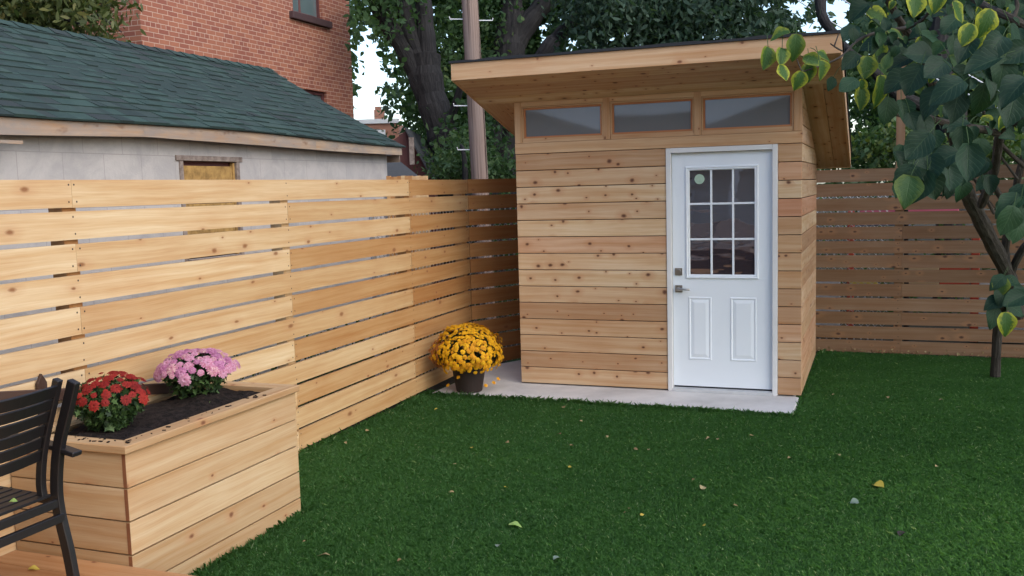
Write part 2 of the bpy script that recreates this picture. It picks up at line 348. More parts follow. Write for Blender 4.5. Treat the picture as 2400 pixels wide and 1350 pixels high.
def mk_bigleaf():
    """heart leaf: blue-green blade, pale veins, yellow margin on the ailing ones (rnd > .55)"""
    t=NT('lilac_leaf'); uv=t.uv(); r=t.rnd(); sep=t.new('ShaderNodeSeparateXYZ'); t.l(uv,sep.inputs[0])
    u=sep.outputs[0]; v=t.math('ABSOLUTE',t.math('MULTIPLY_ADD',sep.outputs[1],2.,-1.))
    g=t.ramp(r,[(0,(.009,.030,.018)),(.25,(.016,.046,.028)),(.5,(.026,.070,.028)),(.6,(.034,.085,.022)),(1,(.04,.10,.02))])
    vein=t.math('SINE',t.math('MULTIPLY',t.math('SUBTRACT',u,t.math('MULTIPLY',v,.38)),42.))
    vv=t.ramp(vein,[(.80,0.),(1.,1.)]); mid=t.ramp(v,[(0.,1.),(.06,0.)])
    vm=t.math('MAXIMUM',t.math('MULTIPLY',vv,.55),mid)
    n=t.noise(uv,7.,4.,.6)
    edge=t.math('MULTIPLY',t.ramp(t.math('ADD',t.math('MULTIPLY',v,.8),t.math('MULTIPLY_ADD',n,.9,-.45)),[(.35,0.),(.75,1.)]),t.ramp(r,[(.5,0.),(.85,1.)]))
    edge=t.math('MULTIPLY',edge,t.math('SUBTRACT',1.,t.math('MULTIPLY',vm,.6)))
    c=t.mix(edge,g,(.34,.36,.03)); c=t.mix(t.math('MULTIPLY',vm,.30),c,(.10,.17,.09))
    t.base(c); t.set(.55,0,.22); t.bump(t.math('SUBTRACT',n,vm),.5,.003)
    tr=t.new('ShaderNodeBsdfTranslucent'); t.l(t.mix(1.,c,(1.2,1.5,.5),'MULTIPLY'),tr.inputs[0])
    mx=t.new('ShaderNodeMixShader'); mx.inputs[0].default_value=.22
    t.l(t.b.outputs[0],mx.inputs[1]); t.l(tr.outputs[0],mx.inputs[2]); t.l(mx.outputs[0],t.n['Material Output'].inputs[0])
    return t.m
L_LIL=mk_bigleaf()
def mk_siding():
    t=NT('pale_vinyl_siding'); t.base(t.mix(t.noise(t.obj(),2.,3.),(.74,.72,.70),(.64,.63,.61))); return t.set(.6,0,.3)
M_VINYL=mk_siding()
# ------------------------------------------------------------------ ground
def gz(x,y): return -.015-.115*np.clip((np.asarray(y)+.5)/3.5,0,1)-.004*np.clip(np.asarray(x)-0,0,6)
mb=MB(); G=[-300,-60,-20,-9,-6,-4,-2,-.5,1,3,3.2,6,20,60,300]
for i in range(len(G)-1):
    for j in range(len(G)-1):
        P=[(G[i],G[j]),(G[i+1],G[j]),(G[i+1],G[j+1]),(G[i],G[j+1])]
        mb.face([(x,y,float(gz(x,y))-.012) for x,y in P],P)
mb.build('ground',M_EARTH,kind='structure')
# lawn sheet
mb=MB(); lx=[-.70+i*.5 for i in range(20)]; ly=[-9.5+i*.5 for i in range(26)]
for i in range(len(lx)-1):
    for j in range(len(ly)-1):
        P=[(lx[i],ly[j]),(lx[i+1],ly[j]),(lx[i+1],ly[j+1]),(lx[i],ly[j+1])]
        if lx[i]<.02 and ly[j]<-4.95: pass
        mb.face([(x,y,float(gz(x,y))-.004) for x,y in P],P)
mb.build('lawn',M_LAWNB,kind='structure')
# concrete pad
mb=MB(); mb.prism([(-.635,-.585,-.12),(2.445,-.585,-.12),(2.445,-.01,-.12),(2.40,.02,-.12),(2.40,1.9,-.12),(.0,1.9,-.12),(-.72,.60,-.12),(-.62,-.10,-.12)],(0,0,.12))
mb.build('concrete_pad',M_CONC,bevel=.006,label='pale grey concrete slab under and in front of the cedar shed',cat='concrete pad')
# ------------------------------------------------------------------ grass blades
def lawn_ok(x,y):
    return ~((x<.03)&(y<-3.66)) & ~((y<-4.94)&(x<6)) & ~((x<2.464)&(x>-.66)&(y>-.60)) & (x>-.70-.0152*y+.0) & (y<3.06) & ~((x<-.6)&(y>-.45))
def blades(N,xr,yr,frust):
    x=rng.uniform(*xr,N); y=rng.uniform(*yr,N)
    if frust:
        P=np.stack([x,y,gz(x,y)],1); px,py,z=projn(P)
        ok=(z>.5)&(px>-150)&(px<2550)&(py<1600)
        keep=rng.random(N)<np.clip(5.2/np.maximum(z,.5),.32,1)
        x,y=x[ok&keep],y[ok&keep]
    k=lawn_ok(x,y); return x[k],y[k]
x1,y1=blades(1500000,(-.75,6.5),(-5.2,3.1),True)
x2,y2=blades(90000,(-.75,8.5),(-4.94,3.1),False)
# taller fringe along the pad, fence and planter
xf=rng.uniform(-.66,2.5,5200); yf=-.60-rng.random(5200)**2*.06
xg=2.464+rng.random(2200)**2*.05; yg=rng.uniform(-.6,3.,2200)
yh=rng.uniform(-3.6,-.5,3800); xh=-.70-.0152*yh+rng.random(3800)**2*.05
yp=rng.uniform(-4.93,-3.6,1600); xp=.03+rng.random(1600)**2*.05
X=np.concatenate([x1,x2,xf,xg,xh,xp]); Y=np.concatenate([y1,y2,yf,yg,yh,yp]); n0=len(x1)+len(x2)
N=len(X); Z=gz(X,Y)-.004
def lown(x,y,f,s):
    return (np.sin(x*f+s)+np.sin(y*f*1.3+s*2.1)+np.sin((x+y)*f*.7+s*.7)+np.sin((x-y)*f*1.7+s*1.3))/4
den=lown(X,Y,2.2,1.)*.5+lown(X,Y,6.3,4.)*.5
h=rng.uniform(.015,.032,N)*(1+.30*den); h[n0:]*=rng.uniform(.5,2.1,N-n0)
w=rng.uniform(.0009,.0017,N)
an=rng.uniform(0,2*np.pi,N); ln=rng.uniform(.15,1.05,N)*h
long=rng.random(N)<.022; h[long]*=1.35; ln[long]*=2.0
dx,dy=np.cos(an),np.sin(an); wx,wy=-dy*w,dx*w
b0=np.stack([X-wx,Y-wy,Z],1); b1=np.stack([X+wx,Y+wy,Z],1)
mx,my,mz=X+dx*ln*.35,Y+dy*ln*.35,Z+h*.6
m0=np.stack([mx-wx*.8,my-wy*.8,mz],1); m1=np.stack([mx+wx*.8,my+wy*.8,mz],1)
tp=np.stack([X+dx*ln,Y+dy*ln,Z+h*(1-.25*(ln/h))],1)
V=np.stack([b0,b1,m1,tp,m0],1).reshape(-1,3)
lowf=lown(X,Y,.9,3.); rr=np.clip(rng.beta(4,6,N)*.75+.20*den+.16*lowf+.03,0,.97); rr[rng.random(N)<.02]=1.
go=fastmesh('grass',V,5,L_GRASS,rr); tag(go,'short dark green grass growing over the back yard','grass',kind='stuff')
# ------------------------------------------------------------------ wooden fences
def screw(mb,p,n,u,w,r=.0055):
    p=Vector(p)+Vector(n)*.0008
    mb.face([p+(Vector(u)*math.cos(a)+Vector(w)*math.sin(a))*r for a in [k*math.pi/3 for k in range(6)]],None,.5,1)
M_SCREW=plain('dark_screw',(.05,.03,.02),.6)
def fence(label,p0,p1,ztop,rows,joints_even,joints_odd,posts,mat,nrm,post_h=None,extra=None,posttop={},tint=None):
    """horizontal boards from p0 to p1 (xy), face towards nrm; joints and posts at distances along"""
    root=thing('board_fence',label,'fence'); p0=Vector((*p0,0)); p1=Vector((*p1,0)); L=(p1-p0).length; d=(p1-p0)/L; nr=Vector((*nrm,0)).normalized()
    mb=MB()
    for i in range(rows):
        z1=ztop-.1575*i; js=[0]+list(joints_odd if i%2 else joints_even)+[L]
        rr0=random.random()
        for a,b in zip(js[:-1],js[1:]):
            a2=a+.0012; b2=b-.0012; dz=random.uniform(-.0018,.0018); off=random.uniform(0,.002)
            o=p0+d*a2+Vector((0,0,z1-.140+dz))-nr*(.021-off)
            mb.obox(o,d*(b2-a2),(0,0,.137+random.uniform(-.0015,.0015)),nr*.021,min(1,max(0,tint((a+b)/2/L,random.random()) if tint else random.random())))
            for q in posts:
                for e in (-.022,.022) if any(abs(q-j)<.02 for j in js) else (0,):
                    if a2<q+e<b2:
                        for zz in (.028,.112): screw(mb,p0+d*(q+e+random.uniform(-.006,.006))+Vector((0,0,z1-.140+zz))+nr*off,nr,d,(0,0,1))
    mb.build('board_panel',[mat,M_SCREW],root)
    for q in posts:
        pt=posttop.get(q,ztop-.01); mb=MB(); o=p0+d*(q-.045)-nr*(.021+.002+.09)+Vector((0,0,-.3))
        mb.obox(o,(0,0,pt+.3),d*.09,nr*.09); mb.build('post',mat,root,bevel=.003)
    return root
FA,FB=-.7379,-.0152
fx=lambda y:FA+FB*y
LEN=.6232+7.5
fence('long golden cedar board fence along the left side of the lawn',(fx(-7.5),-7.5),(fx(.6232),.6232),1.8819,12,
      [3.04,6.81],[1.28,4.93],[1.28,3.04,4.93,6.81,LEN-.05],W_FENCE,(1,.0152),tint=lambda f,r:1.08-.78*max(0,f-.35)/.65+.36*(r-.5))  # boards darken towards the corner: the shed's shade put into their tint
dv=Vector((.304,.575)).normalized(); c0=(fx(.6232)+.002,.630); Ls=2.83
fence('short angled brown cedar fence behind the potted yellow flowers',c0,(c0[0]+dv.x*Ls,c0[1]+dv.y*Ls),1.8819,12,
      [1.6],[1.0],[1.0,1.6],W_FENCE,(dv.y,-dv.x),tint=lambda f,r:.3*r)  # darkest tints only: shade behind the shed put into the board colour
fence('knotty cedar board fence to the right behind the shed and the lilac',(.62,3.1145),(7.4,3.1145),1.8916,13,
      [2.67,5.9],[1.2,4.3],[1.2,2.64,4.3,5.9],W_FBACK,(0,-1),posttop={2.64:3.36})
# cap strip of leaf litter under the right fence
N=1500; x=rng.uniform(2.4,7,N); y=rng.uniform(3.02,3.5,N); z=gz(x,y)+rng.uniform(0,.05,N)
def leafquads(P,size,asp=.5,droop=0.,pts=4,tiltz=1.):
    """rhombic / lobed leaves at P"""
    N=len(P); a=rng.normal(size=(N,3)); a[:,2]=a[:,2]*tiltz-droop; a/=np.linalg.norm(a,axis=1)[:,None]
    b=np.cross(a,rng.normal(size=(N,3))); b/=np.linalg.norm(b,axis=1)[:,None]
    s=(np.asarray(size)*np.ones(N))[:,None]
    if pts==4: off=[(0,0),(.45,asp/2),(1,0),(.45,-asp/2)]
    elif pts==6: off=[(0,0),(.3,asp/2),(.62,asp*.42),(1,0),(.62,-asp*.42),(.3,-asp/2)]
    else: off=[(0,0),(.05,.30),(.32,.16),(.42,.52),(.58,.16),(1,0),(.58,-.16),(.42,-.52),(.32,-.16),(.05,-.30)]
    n=np.cross(a,b)
    V=np.stack([P+s*(u*a+v*b-(abs(v)*.35)*n*(1 if pts!=10 else .6)) for u,v in off],1)
    return V.reshape(-1,3)
o=fastmesh('leaf_litter',leafquads(np.stack([x,y,z],1),.035,.5,0,4,.3),4,L_FALL,rng.random(N)); tag(o,'dry leaf litter scattered under the right fence','leaf litter',kind='stuff')
# stone edging under right fence
mb=MB(); xx=2.45
while xx<7:
    l=random.uniform(.35,.6); mb.obox((xx,3.14,-.33),(l-.012,0,0),(0,0,.155+random.uniform(0,.02)),(0,.1,0)); xx+=l
mb.build('stone_edging',M_CONC,bevel=.008,label='low grey stone edging under the right cedar fence',cat='edging')
# ------------------------------------------------------------------ chain link fences
def chain(label,p0,p1,z0,z1):
    root=thing('chain_link_fence',label,'fence'); p0=Vector((*p0,0)); p1=Vector((*p1,0)); L=(p1-p0).length; d=(p1-p0)/L; n=Vector((-d.y,d.x,0)); H=z1-z0
    mb=MB(); pitch=.075; k=-int(H/pitch)-1
    while k*pitch<L:
        for s in (1,-1):
            a=k*pitch; t0=0;t1=H
            lo=max(0,-a) if s==1 else max(0,a+H-L) ; hi=min(H,L-a) if s==1 else min(H,a+H)
            if s==-1: lo=max(0,(a+H)-L); hi=min(H,a+H)
            if hi>lo+.01:
                f=(lambda t:p0+d*(a+t)) if s==1 else (lambda t:p0+d*(a+H-t))
                mb.tube([f(lo)+Vector((0,0,z0+lo))+n*s*.003,f(hi)+Vector((0,0,z0+hi))+n*s*.003],.0030,3,cap=False)
        k+=1
    mb.build('wire_mesh',M_GALV,root)
    mb=MB(); mb.tube([p0+Vector((0,0,z1)),p1+Vector((0,0,z1))],.017,8); mb.build('rail',M_GALV,root)
    q=0
    while q<=L+.01:
        mb=MB(); mb.tube([p0+d*q-n*.03+Vector((0,0,-.2)),p0+d*q-n*.03+Vector((0,0,z1+.03))],.022,8); mb.build('post',M_GALV,root); q+=2.3
chain('galvanised chain link fence glimpsed through the gaps of the left and angled fences',(-.96,-1.0),(-.96,.72),-.02,1.62)
chain('galvanised chain link fence glimpsed through the gaps just left of the shed',(-.93,.78),(.35,3.25),-.05,1.68)
chain('galvanised chain link fence glimpsed through the gaps right of the shed',(.9,3.50),(3.15,3.50),-.15,1.70)
# ------------------------------------------------------------------ shed
shed=thing('garden_shed','new cedar garden shed with white door, three clerestory windows and overhanging slanted roof','shed')
W,D=2.462,1.98; RS=.27
ru=lambda y:2.538-RS*y          # roof underside height over y
PT=.148
def gapbacking(parent): pass
mb=MB()                           # front siding
xd0,xd1=1.357,2.273
for k in range(14):
    z0=.012+k*PT
    mb.box(0,xd0-.002,0,.019,z0,z0+PT-.006,along=0)
    mb.box(xd1+.002,W,0,.019,z0,z0+PT-.006,along=0)
mb.box(.003,xd0-.003,.019,.03,.012,2.08,mi=1,along=0); mb.box(xd1+.003,W-.003,.019,.03,.012,2.08,mi=1,along=0)
mb.build('siding_wall',[W_SHED,M_RUB],shed,bevel=.003)
for sx,dirx in ((W-.019,1),(0.,-1)):
    mb=MB()
    k=0
    while .012+k*PT<2.53:
        z0=.012+k*PT; z1=z0+PT-.006
        y0=.0195; e0=min(D,(2.538-z0)/RS); e1=min(D,(2.538-z1)/RS)
        if e0>y0+.02:
            if e1<=y0+.02: poly=[(sx,y0,z0),(sx,e0,z0),(sx,y0,ru(y0))]
            else: poly=[(sx,y0,z0),(sx,e0,z0),(sx,e1,z1),(sx,y0,z1)]
            if e0>=D and e1<D: poly=[(sx,y0,z0),(sx,D,z0),(sx,D,ru(D)),(sx,e1,z1),(sx,y0,z1)]
            mb.prism(poly,(.019,0,0),uax=(0,1,0))
        k+=1
    bx=W-.028 if dirx==1 else .0195
    mb.prism([(bx,.03,.012),(bx,D,.012),(bx,D,ru(D)),(bx,.03,ru(.03))],(.008,0,0),mi=1)
    mb.build('siding_wall',[W_SHED,M_RUB],shed,bevel=.003)
mb=MB(); mb.box(0,W,D,D+.02,.012,ru(D),along=0); mb.build('siding_wall',W_SHED,shed)
# trim board under the windows, corner posts, mullions, head
mb=MB(); mb.box(-.002,W+.002,-.004,.02,2.083,2.176,along=0,r=.3); mb.build('trim_board',W_TRIM,shed,bevel=.002)
for a,b in ((0.0,.068),(.812,.876),(1.594,1.656),(2.395,W)):
    mb=MB(); mb.box(a,b,(-.004 if a in (0.,2.395) else -.002),.045,2.178,2.535,along=2); mb.build('mullion' if .1<a<2.3 else 'corner_post',W_TRIM,shed,bevel=.002)
mb=MB(); mb.box(.0685,W-.0675,-.001,.05,2.497,2.536,along=0); mb.build('window_head',W_TRIM,shed)
for a,b in ((.0695,.8105),(.8775,1.5925),(1.6575,2.3935)):
    mb=MB(); zb,zt=2.178,2.495
    mb.box(a,b,.006,.045,zb,zb+.040,along=0); mb.box(a,b,.006,.045,zt-.012,zt,along=0)
    mb.box(a,a+.012,.006,.045,zb+.041,zt-.013,along=2); mb.box(b-.012,b,.006,.045,zb+.041,zt-.013,along=2)
    w=mb.build('window',W_TRIM,shed,bevel=.0015)
    mb=MB(); c,dd=a+.0125,b-.0125; z0,z1=zb+.041,zt-.0135
    mb.box(c,dd,.016,.04,z0,z0+.014,along=0); mb.box(c,dd,.016,.04,z1-.014,z1,along=0)
    mb.box(c,c+.014,.016,.04,z0+.0145,z1-.0145,along=2); mb.box(dd-.014,dd,.016,.04,z0+.0145,z1-.0145,along=2)
    mb.build('sash',W_WIN,w)
    mb=MB(); kw={0.0695:1,.8775:0,1.6575:-1}[a]; xa,xb,za,zb2=c+.0145,dd-.0145,z0+.0145,z1-.0145; NN=12
    yo=lambda x,z:.029+(kw*.036*(x-(xa+xb)/2)-.022*(x-(xa+xb)/2)**2*(1 if kw==0 else 0))*(z-(za+zb2)/2)+.00003*math.sin(x*23+z*17)
    for i in range(NN):
        for j in range(4):
            q_=[(xa+(xb-xa)*(i+u)/NN,za+(zb2-za)*(j+v)/4) for u,v in ((0,0),(1,0),(1,1),(0,1))]
            mb.face([(x,yo(x,z),z) for x,z in q_],None,.5,0,True)
    mb.build('pane',M_GLASS,w,merge=True)
# roof: soffit planks, fascia, membrane
x0r,x1r,yf_,yb_=-.337,2.775,-.6,2.36
zf=lambda y:2.538-RS*y
mb=MB(); T=.018
def plank(xa,xb,ya,yb,mb=mb,along='x'):
    poly=[(xa,ya,zf(ya)),(xb,ya,zf(ya)),(xb,yb,zf(yb)),(xa,yb,zf(yb))]
    mb.prism(poly,(0,0,T),uax=(1,0,0) if along=='x' else (0,1,-RS))
ys=[-.578,-.40,-.385,-.21,-.06,.0]
for a,b in ((-.578,-.412),(-.406,-.322),(-.316,-.170),(-.164,-.002)): plank(x0r+.022,x1r-.022,a,b)
for xs in ((x0r+.022,-.170),(-.167,-.003),(W+.003,W+.155),(W+.158,x1r-.022)):
    plank(xs[0],xs[1],.001,yb_-.022,along='y')
plank(-.002,W+.002,.0012,yb_-.022)
mb.build('soffit',W_SHED,shed)
FH=.142
mb=MB(); mb.obox((x0r,yf_,zf(yf_)-.004),(x1r-x0r,0,0),(0,0,FH),(0,.021,0),r=.75); mb.build('fascia',W_TRIM,shed,bevel=.002)
mb=MB(); mb.obox((x0r,yb_-.021,zf(yb_)-.004),(x1r-x0r,0,0),(0,0,FH),(0,.021,0)); mb.build('fascia',W_TRIM,shed,bevel=.002)
for xa in (x0r,x1r-.021):
    mb=MB(); y0=yf_+.0215; y1=yb_-.0215
    mb.prism([(xa,y0,zf(y0)-.004),(xa,y1,zf(y1)-.004),(xa,y1,zf(y1)+FH-.004),(xa,y0,zf(y0)+FH-.004)],(.021,0,0),uax=(0,1,-RS)); mb.build('fascia',W_TRIM,shed,bevel=.002)
mb=MB(); n=26                     # roofing membrane with a slightly wavy front edge
for i in range(n):
    a=x0r-.012+(x1r-x0r+.024)*i/n; b=x0r-.012+(x1r-x0r+.024)*(i+1)/n
    f=lambda x:.004*math.sin(x*9)+.003*math.sin(x*23+1)
    for (yy0,yy1) in ((yf_-.014,yb_+.015),):
        za,zb_=zf(yy0)+FH-.002,zf(yy1)+FH-.002
        mb.face([(a,yy0,za+.016+f(a)),(b,yy0,za+.016+f(b)),(b,yy1,zb_+.016),(a,yy1,zb_+.016)])
        mb.face([(a,yy0,za-.006),(b,yy0,za-.006),(b,yy0,za+.016+f(b)),(a,yy0,za+.016+f(a))])
        mb.face([(b,yy0,za-.006),(a,yy0,za-.006),(a,yy0+.02,za-.003),(b,yy0+.02,za-.003)])
for x in (x0r-.012,x1r+.012):
    y0,y1=yf_-.014,yb_+.015
    mb.face([(x,y0,zf(y0)+FH-.004),(x,y1,zf(y1)+FH-.004),(x,y1,zf(y1)+FH+.014),(x,y0,zf(y0)+FH+.014)])
mb.build('roofing',M_MEM,shed)
# door
mb=MB(); fw=.042
mb.box(xd0,xd0+fw,-.012,.09,.0,2.08); mb.box(xd1-fw,xd1,-.012,.09,.0,2.08); mb.box(xd0+fw+.0005,xd1-fw-.0005,-.012,.09,2.08-fw,2.08,along=0)
mb.box(xd0+fw+.0005,xd0+fw+.012,.076,.09,.04,2.037); mb.box(xd1-fw-.012,xd1-fw-.0005,.076,.09,.04,2.037)
mb.build('door_frame',M_TRIMW,shed,bevel=.003)
mb=MB(); mb.box(xd0+fw+.001,xd1-fw-.001,-.02,.09,.0,.026,along=0); mb.box(xd0+fw+.001,xd1-fw-.001,.0,.03,.0262,.032,along=0); mb.build('door_sill',M_SILL,shed,bevel=.002)
dx0,dx1=xd0+fw+.003,xd1-fw-.003; DY=.030
def moulding(mb,x0,x1,z0,z1,y,prof):
    """rectangular ring; prof = [(inset, out)] out is towards the viewer (-y)"""
    for (i0,o0),(i1,o1) in zip(prof[:-1],prof[1:]):
        A=[(x0+i0,z0+i0),(x1-i0,z0+i0),(x1-i0,z1-i0),(x0+i0,z1-i0)]; B=[(x0+i1,z0+i1),(x1-i1,z0+i1),(x1-i1,z1-i1),(x0+i1,z1-i1)]
        for k in range(4):
            j=(k+1)%4
            mb.face([(A[k][0],y-o0,A[k][1]),(A[j][0],y-o0,A[j][1]),(B[j][0],y-o1,B[j][1]),(B[k][0],y-o1,B[k][1])],None,.5)
mb=MB(); gx0,gx1,gz0,gz1=1.549,2.089,1.010,1.905
mb.box(dx0,dx1,DY,DY+.04,.045,gz0-.03); mb.box(dx0,gx0-.03,DY,DY+.04,gz0-.03+.0001,2.035); mb.box(gx1+.03,dx1,DY,DY+.04,gz0-.03+.0001,2.035); mb.box(gx0-.0299,gx1+.0299,DY,DY+.04,gz1+.012,2.035,along=0)
moulding(mb,gx0-.036,gx1+.030,gz0-.036,gz1+.018,DY,[(0,0),(.003,.010),(.012,.014),(.020,.008),(.026,.010),(.034,.004),(.036,-.012)])
for a,b in ((1.532,1.728),(1.884,2.102)):
    moulding(mb,a,b,.275,.818,DY,[(0,.0005),(.004,.005),(.012,.006),(.020,-.0005+.001),(.024,.0008),(.050,.0065),(.0505,.0065)])
    mb.face([(a+.05,DY-.0066,.325),(b-.05,DY-.0066,.325),(b-.05,DY-.0066,.768),(a+.05,DY-.0066,.768)],None,.5)
door=mb.build('door',M_WHITE,shed)
mb=MB(); mb.box(dx0+.004,dx1-.004,DY+.004,DY+.03,.028,.0449,along=0); mb.build('door_sweep',M_RUB,door)
mb=MB(); mb.box(gx0-.005,gx1+.005,DY+.012,DY+.016,gz0-.005,gz1+.005,along=0); mb.build('pane',M_GLASSD,door)
mb=MB(); g0,g1=gx0,gx1
for i in (1,2): xm=gx0+(gx1-gx0)*i/3; mb.box(xm-.0085,xm+.0085,DY+.001,DY+.011,gz0,gz1)
for i in (1,2):
    zm=gz0+(gz1-gz0)*i/3
    for k in range(3):
        mb.box(gx0+(gx1-gx0)*k/3+(.0087 if k else 0),gx0+(gx1-gx0)*(k+1)/3-(.0087 if k<2 else 0),DY+.002,DY+.0105,zm-.0085,zm+.0085,along=0)
mb.build('muntin_grid',M_WHITE,door,bevel=.002)
mb=MB(); c=Vector((1.631,DY+.0105,1.815))
mb.tube([c,c-Vector((0,.0008,0))],.042,24); mb.build('sticker',M_STICK,door)
mb=MB(); mb.box(1.420,1.482,DY-.010,DY,1.002,1.064); mb.tube([(1.451,DY-.010,1.033),(1.451,DY-.022,1.033)],[.024,.021],20)
mb.box(1.448,1.454,DY-.0235,DY-.0222,1.020,1.046); mb.build('deadbolt',M_NICK,door,bevel=.002)
mb=MB(); mb.box(1.420,1.482,DY-.010,DY,.855,.917); mb.tube([(1.448,DY-.01,.886),(1.448,DY-.05,.886)],.014,14)
mb.tube([(1.440,DY-.048,.886),(1.50,DY-.050,.886),(1.552,DY-.048,.884)],[.0105,.010,.009],10); mb.build('handle',M_NICK,door,bevel=.0015)
# ------------------------------------------------------------------ planter box
pl=thing('planter_box','raised cedar planter box full of dark soil beside the left fence','planter')
PX0,PX1,PY0,PY1=-.652,.017,-4.954,-3.655
def prow(mb,z0,z1):
    mb.box(PX0,PX1-.0195,PY0,PY0+.019,z0,z1,along=0)
    mb.box(PX1-.019,PX1,PY0+.0002,PY1,z0,z1,along=1)
    mb.box(PX1-.0188,PX1-.0004,PY0-.0015,PY0,z0+.001,z1-.001,mi=2)
    mb.box(PX0+.001,PX1-.0195,PY1-.019,PY1-.0002,z0,z1,along=0)
mb=MB(); tops=[.528,.378,.228,.078]
prow(mb,.534,.688)
for a in tops: prow(mb,a-.142,a)
mb.box(PX0+.01,PX1-.022,PY0+.0195,PY1-.0195,-.03,.60,mi=1)
mb.build('side_boards',[W_PLANT,M_RUB,M_ENDG],pl)
mb=MB(); rw=.095; ro=.022; zt,zb=.724,.688
A=[(PX0,PY0-ro),(PX1+ro,PY0-ro),(PX1+ro,PY1+.012),(PX0,PY1+.012)]
B=[(PX0,PY0-ro+rw),(PX1+ro-rw,PY0-ro+rw),(PX1+ro-rw,PY1+.012-rw),(PX0,PY1+.012-rw)]
for k in (0,1,2):
    mb.prism([(*A[k],zb),(*A[k+1],zb),(*B[k+1],zb),(*B[k],zb)],(0,0,zt-zb),uax=(1,0,0) if k!=1 else (0,1,0))
mb.prism([(PX0,B[0][1]+.001,zb),(PX0+.05,B[0][1]+.001,zb),(PX0+.05,B[3][1]-.001,zb),(PX0,B[3][1]-.001,zb)],(0,0,zt-zb-.004),uax=(0,1,0))
mb.build('rim',W_PLANT,pl,bevel=.004)
# soil
mb=MB(); nx,ny=26,44; sx0,sx1,sy0,sy1=PX0+.045,PX1+ro-rw+.002,PY0-ro+rw-.002,PY1+.014-rw
from mathutils import noise as mn
def sz(x,y):
    e=min((x-sx0)/(sx1-sx0),1-(x-sx0)/(sx1-sx0))*2
    return .672+.030*mn.noise(Vector((x*5,y*5,0)))+.012*mn.noise(Vector((x*30,y*30,3)))+.035*min(1,e*1.3)+.03*math.exp(-((x+.33)**2+(y+4.02)**2)/.02)
P=[[Vector((sx0+(sx1-sx0)*i/nx,sy0+(sy1-sy0)*j/ny,0)) for j in range(ny+1)] for i in range(nx+1)]
for r_ in P:
    for p in r_: p.z=sz(p.x,p.y)
for i in range(nx):
    for j in range(ny): mb.face([P[i][j],P[i+1][j],P[i+1][j+1],P[i][j+1]],None,.5,0,True)
                         # crumbs of soil on the rim
for k in range(46):
    t=random.random()
    if t<.35: x,y=random.gauss(-.17,.09),PY0-ro+rw*random.uniform(.3,.95)
    else: x,y=PX1+ro-rw*random.uniform(.25,.98),random.uniform(PY0,PY1-.25)
    if x>PX1 or x<PX0+.02: continue
    a=random.random()*3; s=random.uniform(.003,.010)
    mb.obox((x,y,zt),(s*2*math.cos(a),s*2*math.sin(a),0),(-s*math.sin(a),s*math.cos(a),0),(0,0,s*.5))
mb.build('soil',M_SOIL,pl,merge=True)
# ------------------------------------------------------------------ deck
dk=MB(); dy=PY0-.002; k=0; yy=-4.957
while yy>-9.7:
    dk.box(-.66,6.2,yy-.138,yy,.160,.185,along=0,r=random.random()); yy-=.143
dk.box(-.66,6.2,-4.957-.0,-4.940,-.05,.155,along=0)
dk.build('deck',W_DECK,bevel=.003,label='low cedar plank deck in the bottom left corner under the chair',cat='deck')
# ------------------------------------------------------------------ stake and rail behind the planter
tr=thing('garden_trellis','dark brown wooden trellis rail with a pointed picket lying behind the planter flowers','trellis')
mb=MB(); a=Vector((-.645,-5.35,.935)); b=Vector((-.60,-3.80,.685)); d=b-a
mb.obox(a,d,(0,0,.058),Vector((-d.y,d.x,0)).normalized()*-.03); mb.build('rail',W_DARK,tr,bevel=.003)
mb=MB(); o=Vector((-.655,-4.78,.66)); u=Vector((.0,.055,0))
mb.prism([o,o+u,o+u+Vector((0,0,.265)),o+u/2+Vector((0,0,.31)),o+Vector((0,0,.265))],(.018,0,0),uax=(0,0,1))
mb.build('picket',W_DARK,tr,bevel=.002)
# ------------------------------------------------------------------ chair
ch=thing('patio_chair','black metal slatted patio chair standing on the deck in front of the planter','chair')
YF,YN=-5.25,-5.80; ZD=.185
def sweep_rect(mb,pts,w,t,wdir):
    """rectangular section along pts; wdir = width direction (const)"""
    wd=Vector(wdir).normalized(); n=len(pts); pts=[Vector(p) for p in pts]; rings=[]
    for i,p in enumerate(pts):
        tg=(pts[min(i+1,n-1)]-pts[max(i-1,0)]).normalized(); q=tg.cross(wd).normalized()
        tt=t[i] if hasattr(t,'__len__') else t
        rings.append([p+wd*w/2+q*tt/2,p-wd*w/2+q*tt/2,p-wd*w/2-q*tt/2,p+wd*w/2-q*tt/2])
    for A,B in zip(rings[:-1],rings[1:]):
        for k in range(4): mb.face([A[k],A[(k+1)%4],B[(k+1)%4],B[k]])
    mb.face(rings[0][::-1]); mb.face(rings[-1])
def smoothp(pts,n=6):
    out=[]; P=[Vector(pts[0])]+[Vector(p) for p in pts]+[Vector(pts[-1])]
    for i in range(1,len(P)-2):
        for k in range(n):
            t=k/n; a,b,c,d=P[i-1],P[i],P[i+1],P[i+2]
            out.append(.5*((2*b)+(c-a)*t+(2*a-5*b+4*c-d)*t*t+(3*b-a-3*c+d)*t**3))
    out.append(P[-2]); return out
xs_=lambda z: None
